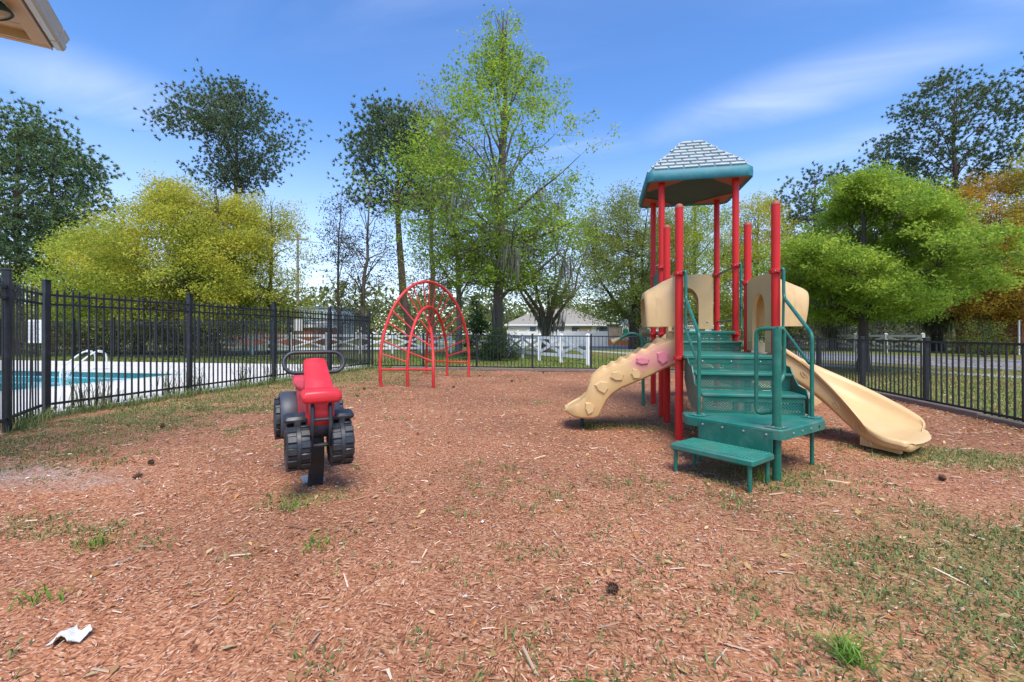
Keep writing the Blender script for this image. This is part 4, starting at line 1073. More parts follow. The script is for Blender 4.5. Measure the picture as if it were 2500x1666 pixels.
strip('kerb', 6.202, 6.36, 22.005, 90, -.05, M['walk'], .12)
sw = strip('sidewalk', -3.5, -2.55, -60, 90, -.05, M['walk'], .036)
for k in range(40):
    s = -20 + 1.5 * k; P = [r0 + rd * (s + t) + rnm * o_ for t, o_ in ((0, -3.5), (0, -2.55), (.015, -2.55), (.015, -3.5))]
    MB().add([(p.x, p.y, -.0105) for p in P], [(0, 1, 2, 3)]).build('joint', jm, sw, fixn=False)

# ------------------------------------------------------------------ crossbuck fences
def xfence(label, pts, mt, h=1.22, pw=.11):
    t = thing('crossbuck_fence', label, 'fence', (pts[0][0], pts[0][1], 0))
    for p in pts:
        q = MB().box((p[0], p[1], h / 2 - .08), (pw, pw, h + .16), bev=.01); q.lathe([(pw * .74, 0), (pw * .70, .02), (.01, .07)], (p[0], p[1], h), n=4)
        q.build('post', mt, t)
    for a, c_ in zip(pts[:-1], pts[1:]):
        A_, B_ = Vector((*a, 0)), Vector((*c_, 0)); u = (B_ - A_).normalized(); A_ = A_ + u * pw * .5; B_ = B_ - u * pw * .5
        for z in (h - .12, .30): MB().bar(A_ + Vector((0, 0, z)), B_ + Vector((0, 0, z)), .045, .14).build('rail', mt, t)
        nn = Vector((-u.y, u.x, 0)) * .022
        MB().bar(A_ + Vector((0, 0, h - .22)) + nn, B_ + Vector((0, 0, .40)) + nn, .038, .12).build('cross_board', mt, t)
        MB().bar(A_ + Vector((0, 0, .40)) - nn, B_ + Vector((0, 0, h - .22)) - nn, .038, .12).build('cross_board', mt, t)
pxs = [524, 616, 711, 796, 880, 958, 1031, 1101]
xfence('white crossbuck fence across the lawn behind the arch climber', [pdp(x, 26.6 + k * .42) for k, x in enumerate(pxs)], M['white'])
xfence('white crossbuck fence running back from its thick end post by the lawn', [gp(1435, 891), gp(1370, 884.5), gp(1317, 880), gp(1276, 874), gp(1243, 868.5)], M['white'], 1.16, .13)
xfence('beige crossbuck fence beyond the road behind the bright green tree', [gp(2253, 867), gp(2163, 862), gp(2088, 857.6), pdp(2014, 35.0), pdp(1950, 39), pdp(1892, 43)], M['beige'], 1.20, .15)

# ------------------------------------------------------------------ buildings and sign beyond the road
M['cream'] = mat('cream_siding', (.68, .62, .48), .7, .04, 2)
M['white_wall'] = mat('white_siding', (.72, .72, .70), .7, .04, 2)
M['roof_dark'] = mat('dark_shingle_roof', (.085, .075, .068), .9, .15, 3, bump=.3, bscale=8)
M['roof_tan'] = mat('weathered_tan_shingle_roof', (.27, .245, .205), .9, .12, 3, bump=.3, bscale=8)
M['roof_blue'] = mat('blue_grey_roof', (.13, .16, .185), .8, .1, 2)
M['pane'] = mat('dark_window_glass', (.07, .09, .10), .12, .2, 3)
M['brickred'] = mat('rust_red_siding', (.36, .105, .045), .8, .12, 2)
M['bluewall'] = mat('pale_blue_grey_metal', (.36, .43, .46), .5, .05, 1)
M['stone'] = mat('brown_stone', (.23, .19, .155), .9, .22, 2.5, bump=.4, bscale=12)
M['brickorange'] = mat('orange_brick_bed', (.40, .15, .06), .9, .2, 5)
FWD, RGT = Vector((-SN, CS, 0)), Vector((CS, SN, 0))
def fr(px, d, z=0, back=0.0):
    x, y = pdp(px, d); p = Vector((x, y, z)) + FWD * back; return p
def window(par, px, w, zc, h, d, panes=2):
    c = fr(px, d, zc, -.03)
    R = Matrix((RGT, FWD, Vector((0, 0, 1)))).transposed()
    o = MB().box(c, (w, .06, h), rot=R).build('window', M['white'], par)
    for k in range(panes):
        MB().box(c - FWD * .036 + RGT * (w * ((k + .5) / panes - .5)), (w / panes - .10, .02, h - .14), rot=R).build('pane', M['pane'], o)
    return o
R45 = Matrix((RGT, FWD, Vector((0, 0, 1)))).transposed()
# cream house
D = 55
hs = thing('house', 'low cream house with dark hipped shingle roof seen through the trees', 'house', tuple(fr(1365, D)))
MB().box(fr(1365, D, 1.12, 4), (12.4, 8, 2.3), rot=R45).build('wall', M['cream'], hs)
def hip(par, x0, x1, d0, depth, ze, zp, mt1, mt2, over=.4):
    a, b_ = fr(x0, d0), fr(x1, d0); a = a - RGT * over - FWD * over; b_ = b_ + RGT * over - FWD * over
    c_, e_ = b_ + FWD * (depth + 2 * over), a + FWD * (depth + 2 * over); h = (depth / 2 + over)
    L = (b_ - a).length; ri = min(h, L * .42)
    p, q = a + RGT * ri + FWD * h, b_ - RGT * ri + FWD * h
    V = [(v.x, v.y, ze) for v in (a, b_, c_, e_)] + [(p.x, p.y, zp), (q.x, q.y, zp)] + [(v.x, v.y, ze - .16) for v in (a, b_, c_, e_)]
    rf = MB().add(V, [(0, 1, 5, 4), (1, 2, 5), (2, 3, 4, 5), (3, 0, 4)]).add(V, []).build('roof', mt1, par, fixn=False)
    MB().add([(v.x, v.y, ze) for v in (a, b_, c_, e_)] + [(v.x, v.y, ze - .18) for v in (a, b_, c_, e_)], [(0, 1, 5, 4), (1, 2, 6, 5), (2, 3, 7, 6), (3, 0, 4, 7), (4, 5, 6, 7)]).build('eave_board', mt2, rf, fixn=False)
    return rf
hip(hs, 1240, 1490, D, 8, 2.35, 4.45, M['roof_tan'], M['white'])
rf2 = hip(hs, 1300, 1450, D + 5, 7, 3.0, 5.0, M['roof_dark'], M['white'])
for px_, w, pn in ((1349, .95, 1), (1358, 0, 0), (1369, .95, 1), (1464, .95, 1), (1475, .95, 1), (1301, .8, 1)):
    if w: window(hs, px_, w, 1.62, .95, D, pn)
pr_ = MB().box(fr(1420, D, 1.55, -.03), (2.35, .06, 1.1), rot=R45).build('porch_shade_panel', mat('painted_porch_shade', (.36, .27, .15), .8), hs)  # flat panel for the porch recess, its shade put into the colour
MB().box(fr(1405, D, 1.5, -.075), (.9, .03, .9), rot=R45).build('pane', M['pane'], pr_)
# white solid fence before the house
wf = thing('board_fence', 'long solid white vinyl fence in front of the cream house', 'fence', tuple(fr(1370, 45)))
for k in range(10):
    a = fr(1240 + 24.5 * k, 47 - k * .2); c_ = fr(1240 + 24.5 * (k + 1) - 1, 47 - (k + 1) * .2)
    MB().bar(a + Vector((0, 0, .70)), c_ + Vector((0, 0, .70)), .05, 1.5).build('panel', M['white'], wf)
    MB().box(a + Vector((0, 0, .76)), (.13, .13, 1.7)).build('post', M['white'], wf)
# second house group
for (x0, x1, D2, ze, zp, lab, rm) in ((1520, 1640, 78, 2.7, 6.3, 'white house with steep blue grey roof behind the stone sign', 'roof_blue'), (1660, 1760, 74, 2.6, 4.6, 'white house with grey roof seen between the red posts', 'roof_dark')):
    h2 = thing('house', lab, 'house', tuple(fr((x0 + x1) / 2, D2)))
    w_ = (fr(x1, D2) - fr(x0, D2)).length
    MB().box(fr((x0 + x1) / 2, D2, ze / 2 - .02, 4), (w_, 8, ze), rot=R45).build('wall', M['white_wall'], h2)
    hip(h2, x0, x1, D2, 8, ze, zp, M[rm], M['white'])
    for k in range(3): window(h2, x0 + (x1 - x0) * (k + .5) / 3, 1.0, 1.5, 1.1, D2, 1)
# red low building and blue metal building
rb = thing('low_building', 'low rust red building with pale roof edge behind the white fence', 'building', tuple(fr(665, 50)))
MB().box(fr(668, 50, .92, 3), (9.4, 6, 1.95), rot=R45).build('wall', M['brickred'], rb)
MB().box(fr(668, 50, 2.05, 3), (9.9, 6.6, .32), rot=R45).build('roof', M['white_wall'], rb)
for k in range(8): MB().box(fr(590 + k * 23, 50, .9, -.02), (.08, .05, 1.88), rot=R45).build('batten', M['brickred'], rb)
bb = thing('metal_building', 'pale blue grey metal building with dark flat roof edge', 'building', tuple(fr(770, 72)))
MB().box(fr(772, 72, 2.6, 5), (5.4, 10, 5.3), rot=R45).build('wall', M['bluewall'], bb)
MB().box(fr(772, 72, 5.36, 5), (5.7, 10.4, .2), rot=R45).build('roof_edge', M['roof_blue'], bb)
MB().box(fr(782, 72, 1.9, -.03), (2.6, .06, 2.6), rot=R45).build('roller_door', M['white_wall'], bb)
# brick corner at the far right
bk = thing('brick_building', 'corner of a red brick building at the right edge of the picture', 'building', tuple(fr(2530, 27)))
MB().box(fr(2535, 27, 2.2, 2), (2.0, 4, 4.5), rot=R45).build('wall', mat('red_brick', (.22, .06, .035), .9, .3, 12, stretch=(1, 1, 6)), bk)
MB().box(fr(2488, 26.4, 1.0), (.06, .06, 2.0), rot=R45).build('downpipe', M['white'], bk)
# stone entrance sign
sg = thing('entrance_sign', 'brown stone entrance sign with arched top and green palm emblem', 'sign', tuple(fr(1530, 50)))
for px_ in (1495, 1567):
    pil = MB().box(fr(px_, 50, 1.1), (.95, .95, 2.24), rot=R45).build('pillar', M['stone'], sg)
    cpb = MB(); c_ = fr(px_, 50, 0)
    for z_, w_ in ((2.18, 1.08),): cpb.box(c_ + Vector((0, 0, z_)), (w_, w_, .1), rot=R45)
    q = [c_ + RGT * a * .68 + FWD * b_ * .68 for a, b_ in ((-1, -1), (1, -1), (1, 1), (-1, 1))]
    cpb.add([(v.x, v.y, 2.24) for v in q] + [(v.x, v.y, 2.32) for v in q] + [(c_.x, c_.y, 2.52)], [(3, 2, 1, 0), (0, 1, 5, 4), (1, 2, 6, 5), (2, 3, 7, 6), (3, 0, 4, 7), (4, 5, 8), (5, 6, 8), (6, 7, 8), (7, 4, 8)])
    cpb.build('cap', M['white_wall'], pil)
    MB().lathe([(.03, 2.5), (.03, 2.95), (.06, 3.0)], c_, n=8).build('lamp_stem', M['ink'], pil)
    MB().lathe([(.05, 3.0), (.14, 3.08), (.16, 3.2), (.12, 3.32), (.02, 3.38)], c_, n=12).build('lamp_globe', M['white'], pil, smooth=True)
pts = [(-1.15, -.02), (1.15, -.02), (1.15, 1.15), (.95, 1.5), (.62, 1.95), (.3, 2.2), (0, 2.27), (-.3, 2.2), (-.62, 1.95), (-.95, 1.5), (-1.15, 1.15)]
cw = fr(1531, 50)
MB().extrude([tuple(cw + RGT * a + Vector((0, 0, z)) - FWD * .2) for a, z in pts], FWD * .4).build('sign_wall', M['stone'], sg)
def sgp(P, dy): return [tuple(fr(1525.5, 50) + RGT * a + Vector((0, 0, z)) - FWD * dy) for a, z in P]
ov = [(-.32, 1.22), (.32, 1.22), (.36, 1.4), (.36, 1.75), (.27, 2.0), (.12, 2.12), (0, 2.14), (-.12, 2.12), (-.27, 2.0), (-.36, 1.75), (-.36, 1.4)]
pq = MB().extrude(sgp([(a * 1.14, 1.66 + (z - 1.66) * 1.1) for a, z in ov], .235), FWD * .03).build('plaque_rim', mat('dark_green_plaque_paint', (.01, .06, .04), .5), sg)
MB().extrude(sgp(ov, .26), FWD * .02).build('plaque', M['white_wall'], sg)
palm = [(-.28, 1.25), (.28, 1.25), (.30, 1.45), (.34, 1.72), (.22, 1.58), (.26, 1.9), (.13, 1.68), (.10, 2.0), (0, 1.72), (-.06, 1.98), (-.12, 1.66), (-.25, 1.88), (-.22, 1.56), (-.33, 1.7), (-.30, 1.45)]
MB().extrude(sgp(palm, .275), FWD * .012).build('palm_emblem', mat('green_emblem_paint', (.01, .16, .10), .5), sg)
bed_ = thing('brick_planter', 'low orange brick planter bed in front of the stone sign', 'planter', tuple(fr(1520, 48)))
MB().box(fr(1525, 47.5, .22), (4.6, 1.2, .5), rot=R45).build('brick_edge', M['brickorange'], bed_)
MB().box(fr(1525, 47.5, .485), (4.3, .9, .04), rot=R45).build('soil', M['bark_dark'], bed_)
# utility poles and lines
M['polewood'] = mat('grey_utility_pole', (.24, .215, .19), .9, .2, 3)
def upole(px_, d, H, lab):
    p = fr(px_, d); t = thing('utility_pole', lab, 'utility pole', tuple(p))
    MB().lathe([(.15, -.2), (.13, H * .5), (.10, H)], p, n=12).build('shaft', M['polewood'], t, smooth=True)
    MB().box(p + Vector((0, 0, H - .5)), (2.0, .1, .12), rot=R45).build('crossarm', M['polewood'], t)
    for k in (-.85, 0, .85): MB().lathe([(.04, 0), (.05, .06), (.03, .16)], p + RGT * k + Vector((0, 0, H - .44)), n=8).build('insulator', M['steel'], t)
    return p
pA = upole(727, 44, 10.8, 'grey wooden utility pole left of the sparse bare trees')
pB = upole(1309, 62, 11.5, 'distant grey utility pole beside the cream house')
pC = upole(1790, 66, 12.0, 'distant grey utility pole behind the climbing frame')
def wire(a, c_, z0, z1, lab):
    P = []
    for t in np.linspace(0, 1, 14):
        p = a.lerp(c_, t); P.append((p.x, p.y, z0 + (z1 - z0) * t - 1.2 * 4 * t * (1 - t) * .5))
    o = MB().tube(P, .018, 4).build('power_line', M['ink']); set_props(o, lab, 'power line', 'power lines')
wire(pA, pB, 7.6, 8.2, 'lower power line between the left and middle utility poles')
wire(pA, pB, 10.3, 10.9, 'upper power line between the left and middle utility poles')
wire(pB, pC, 10.9, 11.4, 'power line between the middle and right utility poles')
# pool notices on the far fence
def board(px_, py0, py1, w, lab, mt, lines):
    Y = 18.38; t_ = math.tan(math.atan((px_ - CX) / FPX) - YAW); X = Y * t_; d = -SN * X + CS * Y
    za, zb_ = zat(py1, d), zat(py0, d)
    t = thing('notice_board', lab, 'notice', (X, Y, za))
    MB().box((X, Y, (za + zb_) / 2), (w, .02, zb_ - za), bev=.003).build('panel', mt, t)
    for k in range(lines):
        z = zb_ - (zb_ - za) * (.12 + .8 * k / max(1, lines)); ww = w * random.uniform(.5, .85)
        MB().box((X - (w * .86 - ww) / 2, Y - .0125, z), (ww, .004, (zb_ - za) * .018)).build('text_line', M['hub'], t)
board(84, 781, 838, .98, 'white pool rules notice on the far fence', M['white_wall'], 14)
board(728, 780, 808, .42, 'small beige notice on the far pool fence', M['beige'], 0)

# ------------------------------------------------------------------ trees
def prisms(A, B, ra, rb, n=3):
    A, B = np.asarray(A, float), np.asarray(B, float); k = len(A)
    d = B - A; L = np.linalg.norm(d, axis=1, keepdims=True); d = d / np.maximum(L, 1e-6)
    up = np.where(np.abs(d[:, 2:3]) < .9, np.array([[0, 0, 1.]]), np.array([[1., 0, 0]]))
    a = np.cross(d, up); a /= np.linalg.norm(a, axis=1, keepdims=True); b_ = np.cross(d, a)
    ra, rb = np.broadcast_to(ra, k), np.broadcast_to(rb, k)
    V = np.zeros((k, 2 * n, 3))
    for j in range(n):
        q = 2 * math.pi * j / n; o = a * math.cos(q) + b_ * math.sin(q)
        V[:, j] = A + o * ra[:, None]; V[:, n + j] = B + o * rb[:, None]
    base = np.arange(k)[:, None] * 2 * n
    F = np.concatenate([np.concatenate([base + j, base + (j + 1) % n, base + n + (j + 1) % n, base + n + j], 1) for j in range(n)], 0)
    return V.reshape(-1, 3), F
def leaf_quads(P, size, R, flat=.8, wid=.55):
    k = len(P); nrm = R.normal(size=(k, 3)); nrm[:, 2] += flat; nrm /= np.linalg.norm(nrm, axis=1, keepdims=True)
    t = np.cross(nrm, R.normal(size=(k, 3))); t /= np.maximum(np.linalg.norm(t, axis=1, keepdims=True), 1e-6); b_ = np.cross(nrm, t)
    s = (size * R.uniform(.65, 1.3, k))[:, None]
    V = np.stack([P - t * s * .5, P + b_ * s * wid * .5 + nrm * s * .08, P + t * s * .5, P - b_ * s * wid * .5 + nrm * s * .08], 1).reshape(-1, 3)
    return V, np.arange(4 * k).reshape(-1, 4)
def leaf_tris(P, size, R, flat=.8, wid=.8):
    k = len(P); nrm = R.normal(size=(k, 3)); nrm[:, 2] += flat; nrm /= np.linalg.norm(nrm, axis=1, keepdims=True)
    t = np.cross(nrm, R.normal(size=(k, 3))); t /= np.maximum(np.linalg.norm(t, axis=1, keepdims=True), 1e-6); b_ = np.cross(nrm, t)
    s = (size * R.uniform(.65, 1.3, k))[:, None]
    V = np.stack([P - t * s * .5, P + t * s * .1 + b_ * s * wid * .5, P + t * s * .6 - b_ * s * wid * .25], 1).reshape(-1, 3)
    return V, np.arange(3 * k).reshape(-1, 3)
def needles(P, D, per, ln, wd, R):
    k = len(P) * per; B = np.repeat(P, per, 0); dd = np.repeat(D, per, 0) * .9 + R.normal(size=(k, 3)) * .75
    dd /= np.linalg.norm(dd, axis=1, keepdims=True); s = (ln * R.uniform(.6, 1.2, k))[:, None]
    w = np.cross(dd, R.normal(size=(k, 3))); w /= np.maximum(np.linalg.norm(w, axis=1, keepdims=True), 1e-6)
    V = np.stack([B - w * wd * .5, B + w * wd * .5, B + dd * s], 1).reshape(-1, 3)
    return V, np.arange(3 * k).reshape(-1, 3)
def tree(name, label, base, H, prof, trunk_r, seed, ncl, sub, lps, cr, leaf, pal, bark='bark_grey', kind='leaf', nl=16, lstart=.25, lend=.95, up=.5,
         lean=(0, 0), hole=.35, wid=.55, group=None, moss=0, fork=None, shell=.45, lump=.25, twig=.012, off=(0, 0), flatz=.65, wob=.02, spr=.32):
    R = np.random.default_rng(seed); T = thing(name, label, 'tree', (base[0], base[1], 0), group=group)
    ph = [p[0] for p in prof]; pr = [p[1] for p in prof]; rad = lambda f: np.interp(f, ph, pr)
    # trunk
    nt_ = 10; ft = np.linspace(0, 1, nt_)
    tp = np.stack([lean[0] * ft ** 1.3, lean[1] * ft ** 1.3, ft * H * .96], 1)
    tp[1:, :2] += np.cumsum(R.normal(size=(nt_ - 1, 2)) * H * wob * .35, 0)
    tp[0, 2] = -.15
    trd = trunk_r * (1 - ft) ** .75 + .012; trd[0] *= 1.35
    trunk_at = lambda f: np.array([np.interp(f, ft, tp[:, i]) for i in range(3)])
    tops = 1.0
    A_, B_, ra, rb = [], [], [], []
    mb = MB()
    if fork is None: mb.tube([tuple(p) for p in tp], list(trd), 10)
    else:
        i = max(1, int(fork * nt_)); mb.tube([tuple(p) for p in tp[:i + 1]], [trunk_r * (1.25 if k == 0 else 1 - .2 * k / i) for k in range(i + 1)], 12)
    att = [trunk_at(f) for f in np.linspace(lstart if fork is None else min(lstart, fork), .97 if fork is None else fork, 14)]; atr = [float(np.interp(np.interp(p[2], tp[:, 2], ft), ft, trd)) for p in att]
    if fork is not None: atr = [trunk_r * .7] * len(att)
    for i in range(nl):
        f = lstart + (lend - lstart) * (i + R.uniform(.1, .9)) / nl
        az = i * 2.399 + R.normal() * .5
        f2 = min(.98, f + up * .35 * R.uniform(.5, 1.3))
        if fork is not None:
            f2 = f; s = tp[int(fork * nt_)] - np.array([0, 0, R.uniform(0, .1) * H])
            r0_ = trunk_r * R.uniform(.35, .62)
        else:
            s = trunk_at(f); r0_ = float(np.interp(f, ft, trd)) * R.uniform(.35, .55)
        Rr = rad(f2) * R.uniform(.6, .95)
        e_ = np.array([math.cos(az) * Rr + off[0] + trunk_at(f2)[0] * .8, math.sin(az) * Rr + off[1] + trunk_at(f2)[1] * .8, f2 * H])
        md = s + (e_ - s) * .5 + np.array([0, 0, (.06 if fork is None else -.05) * H * R.uniform(.2, 1)]) + R.normal(size=3) * Rr * .07
        k_ = 7; tq = np.linspace(0, 1, k_)[:, None]
        P = s * (1 - tq) ** 2 + md * 2 * tq * (1 - tq) + e_ * tq ** 2 + np.concatenate([np.zeros((1, 3)), R.normal(size=(k_ - 1, 3)) * Rr * .035])
        rr = np.linspace(r0_, max(.012, r0_ * .14), k_)
        mb.tube([tuple(p) for p in P], list(rr), 6)
        att += [P[j] for j in range(1, k_)]; atr += [rr[j] for j in range(1, k_)]
    att = np.array(att); atr = np.array(atr)
    # foliage clusters inside the crown's outline
    C = []; tries = 0
    lo, hi = ph[0], ph[-1]; rm = max(pr)
    while len(C) < ncl and tries < ncl * 60:
        tries += 1
        f = R.uniform(lo, hi); rr = rad(f)
        if R.uniform() > (rr / rm) ** 1.2 + .05: continue
        az = R.uniform(0, 2 * math.pi); c_ = trunk_at(min(f, 1))
        lm_ = 1 + lump * (vnoise(np.array([az * 1.6 + 9 * math.cos(az)]), np.array([f * 7.]), seed)[0] * 2 - 1)
        r_ = rr * lm_ * R.uniform(0, 1) ** shell
        p = np.array([c_[0] + off[0] * (1 if fork is None else 1) + r_ * math.cos(az), c_[1] + off[1] + r_ * math.sin(az), f * H])
        sc = 2.2 / max(rm, .5)
        if vnoise(np.array([p[0] * sc + p[2] * sc * 1.1]), np.array([p[1] * sc - p[2] * sc * .8]), seed + 5)[0] < hole: continue
        C.append(p)
    C = np.array(C)
    dist = ((C[:, None, :] - att[None]) ** 2).sum(2) + np.maximum(0, att[None, :, 2] - C[:, None, 2]) ** 2 * 2
    ni = dist.argmin(1); S0 = att[ni]; r0s = np.minimum(atr[ni] * .5, twig * 2.6)
    mid = (S0 + C) / 2 + R.normal(size=C.shape) * .08 * np.linalg.norm(C - S0, axis=1, keepdims=True) + np.array([0, 0, .04])
    Vt, Ft = [], []
    def addp(A, B, r1, r2, n=3):
        V, F = prisms(A, B, r1, r2, n); o_ = sum(len(v) for v in Vt); Vt.append(V); Ft.append(F + o_)
    addp(S0, mid, r0s, r0s * .75); addp(mid, C, r0s * .75, r0s * .4)
    ctr = np.stack([trunk_at(min(1, p[2] / H)) for p in C]); outw = C - ctr; outw[:, 2] = np.abs(outw[:, 2]) + .35 * np.linalg.norm(outw[:, :2], axis=1); outw /= np.maximum(np.linalg.norm(outw, axis=1, keepdims=True), 1e-6)
    off_ = R.normal(size=(len(C), sub, 3)) * cr * np.array([1, 1, flatz]) * .62 + outw[:, None] * cr * .35
    ST = (C[:, None] + off_).reshape(-1, 3)
    addp(np.repeat(C, sub, 0)[::2], ST[::2], np.repeat(r0s * .4, sub)[::2], twig * .25)
    tube_o = mb.build('trunk', M[bark], T, smooth=True, local=True, fixn=False)
    np_mesh('twigs', np.concatenate(Vt), np.concatenate(Ft), M[bark], T)['kind'] = 'stuff'
    pal = np.array(pal)
    cc = np.clip(R.normal(.5, .28, len(C)), 0, 1)
    # taller clusters sit higher in the palette: crowns grow paler towards the top
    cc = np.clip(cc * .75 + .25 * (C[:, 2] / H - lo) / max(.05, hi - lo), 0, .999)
    scol = np.repeat(cc, sub)
    if kind == 'leaf':
        LP = (ST[:, None] + R.normal(size=(len(ST), lps, 3)) * cr * spr * np.array([1, 1, .7])).reshape(-1, 3)
        V, F = leaf_tris(LP, leaf, R, wid=wid * 1.4); t = np.repeat(scol, lps); per = 3
    else:
        D_ = np.repeat(outw, sub, 0) + off_.reshape(-1, 3) / cr * .6; D_ /= np.maximum(np.linalg.norm(D_, axis=1, keepdims=True), 1e-6)
        V, F = needles(ST, D_, lps, leaf, leaf * .27, R); t = np.repeat(scol, lps); per = 3
    t = np.clip(t + R.normal(size=len(t)) * .12, 0, .999) * (len(pal) - 1); i0 = t.astype(int); fr_ = (t - i0)[:, None]
    lc = pal[i0] * (1 - fr_) + pal[np.minimum(i0 + 1, len(pal) - 1)] * fr_
    lc = lc * R.uniform(.75, 1.25, (len(lc), 1))
    o = np_mesh('crown', V, F, M['leaf' if kind == 'leaf' else 'needle'], T, col=np.repeat(lc, per, 0)); o['kind'] = 'stuff'
    if moss:
        low_ = np.where(att[:, 2] < H * .5)[0]; sel_ = low_[R.integers(0, len(low_), moss)]; P0 = att[sel_]; n_ = 26
        B0 = np.repeat(P0, n_, 0) + R.normal(size=(moss * n_, 3)) * np.array([.22, .22, .06])
        ln = (np.repeat(R.uniform(.5, 1.7, moss), n_) * R.uniform(.35, 1, moss * n_))[:, None] * np.array([[0, 0, -1.]])
        w = R.normal(size=(moss * n_, 3)); w[:, 2] = 0; w *= .030 / np.maximum(np.linalg.norm(w, axis=1, keepdims=True), 1e-6)
        j1 = R.normal(size=B0.shape) * .06
        V = np.stack([B0 - w * .5, B0 + w * .5, B0 + ln * .55 + w + j1, B0 + ln * .55 - w + j1], 1); V2 = np.stack([B0 + ln * .55 - w + j1, B0 + ln * .55 + w + j1, B0 + ln + w * .2 + j1 * 1.6, B0 + ln - w * .2 + j1 * 1.6], 1)
        V = np.concatenate([V, V2]).reshape(-1, 3); col_ = np.array([.20, .195, .155]) * R.uniform(.6, 1.3, (len(V) // 4, 1))
        np_mesh('hanging_moss', V, np.arange(len(V)).reshape(-1, 4), M['moss'], T, col=np.repeat(col_, 4, 0))['kind'] = 'stuff'
    return T
YG_ = [(.23, .32, .045), (.33, .43, .055), (.46, .52, .065), (.56, .54, .07)]
GLD = [(.24, .30, .045), (.38, .42, .055), (.53, .50, .062), (.63, .53, .07)]
ORG = [(.20, .18, .03), (.42, .28, .034), (.56, .32, .034), (.62, .35, .04)]
LIME = [(.17, .28, .030), (.26, .38, .042), (.36, .48, .055), (.47, .57, .075)]
GUM = [(.15, .25, .03), (.25, .37, .04), (.34, .46, .05), (.44, .52, .07)]
OAK = [(.05, .09, .02), (.10, .15, .028), (.18, .23, .036), (.28, .29, .045)]
PIN = [(.09, .155, .08), (.13, .21, .095), (.18, .26, .105), (.26, .32, .115)]
PIND = [(.08, .13, .075), (.11, .17, .09), (.15, .21, .10), (.21, .26, .11)]
def P_(px, d): return pdp(px, d)
def Hh(py, d): return CAMH + (HOR - py) / FPX * d
tree('pine_tree', 'tall pine at the left edge of the picture', P_(38, 30), Hh(276, 30), [(.24, 2.2), (.45, 3.4), (.68, 3.9), (.86, 3.0), (.96, 1.6), (1.0, .4)], .26, 11, 230, 15, 22, 1.0, .23, PIN, 'bark_pine', 'needle', 22, .25, .95, .25, hole=.30, twig=.018, shell=.55)
tree('pine_tree', 'second pine from the left edge, in front of the golden tree', P_(122, 31), Hh(312, 31), [(.22, 2.0), (.40, 3.9), (.55, 4.0), (.75, 3.2), (.92, 2.0), (1.0, .4)], .24, 12, 230, 15, 22, 1.0, .23, PIN, 'bark_pine', 'needle', 22, .22, .95, .2, hole=.32, twig=.018, shell=.55)
tree('pine_tree', 'lone flat-topped pine rising behind the golden tree', P_(562, 45), Hh(232, 45), [(.62, 1.8), (.69, 4.2), (.77, 5.6), (.86, 5.3), (.94, 4.0), (1.0, 1.4)], .36, 13, 250, 15, 22, 1.05, .26, PIND, 'bark_pine', 'needle', 20, .58, .93, .35, hole=.33, twig=.034, shell=.6, off=(-.6, 0), lump=.22)
tree('pine_tree', 'dark pine left of the tall sweetgum', P_(1003, 33), Hh(262, 33), [(.56, 1.2), (.64, 3.0), (.74, 3.6), (.86, 2.8), (.95, 1.6), (1.0, .6)], .32, 14, 190, 15, 22, .95, .23, PIND, 'bark_pine', 'needle', 18, .55, .94, .2, lean=(-1.7, 0), hole=.34, twig=.02, shell=.5, lump=.4)
tree('pine_tree', 'smaller dark pine half hidden behind the sweetgum', P_(1060, 38), Hh(280, 38), [(.58, 1.0), (.68, 2.6), (.80, 2.8), (.92, 2.0), (1.0, .5)], .26, 15, 95, 15, 22, .92, .25, PIND, 'bark_pine', 'needle', 14, .55, .94, .2, hole=.34, twig=.02)
tree('pine_tree', 'tall open pine above the bright green tree on the right', P_(2322, 40), Hh(186, 40), [(.50, 2.6), (.58, 4.6), (.66, 5.4), (.74, 4.2), (.84, 4.6), (.93, 4.2), (1.0, 1.2)], .38, 16, 210, 15, 22, .85, .25, PIND, 'bark_pine', 'needle', 24, .50, .93, .35, hole=.50, twig=.034, shell=.45, lump=.45)
tree('pine_tree', 'dark pine between the climbing frame and the bright green tree', P_(2010, 44), Hh(412, 44), [(.50, 2.0), (.62, 3.8), (.78, 4.0), (.92, 2.6), (1.0, .8)], .30, 17, 130, 15, 22, .95, .26, PIND, 'bark_pine', 'needle', 14, .5, .94, .25, hole=.34, twig=.025)
tree('pine_tree', 'low spreading pine between the two taller pines on the right', P_(2150, 43), Hh(345, 43), [(.55, 1.6), (.66, 3.0), (.80, 2.8), (.92, 2.0), (1.0, .6)], .28, 18, 90, 15, 22, .9, .26, PIND, 'bark_pine', 'needle', 12, .52, .94, .3, hole=.42, twig=.025)
tree('golden_tree', 'low yellow green tree behind the pool, left of the golden tree', P_(335, 27.5), Hh(545, 27.5), [(.14, 2.4), (.30, 4.0), (.52, 4.3), (.74, 3.3), (.90, 1.9), (1.0, .6)], .22, 21, 400, 8, 34, .74, .125, YG_, 'bark_dark', nl=18, lstart=.15, up=.4, hole=.40, lump=.35)
tree('golden_tree', 'broad golden green tree behind the pool', P_(525, 26), Hh(440, 26), [(.14, 2.8), (.30, 3.9), (.50, 4.1), (.68, 3.6), (.84, 2.6), (.94, 1.5), (1.0, .5)], .30, 22, 470, 8, 34, .74, .125, GLD, 'bark_dark', nl=20, lstart=.15, up=.4, hole=.40, off=(-.9, 0), lump=.35)
tree('golden_tree', 'thin golden tree standing by the wooden utility pole', P_(662, 28), Hh(478, 28), [(.12, 1.6), (.28, 2.6), (.42, 1.9), (.60, 1.7), (.80, 1.5), (.93, .9), (1.0, .3)], .15, 23, 160, 7, 20, .7, .12, GLD, 'bark_dark', nl=16, lstart=.15, up=.3, hole=.38)
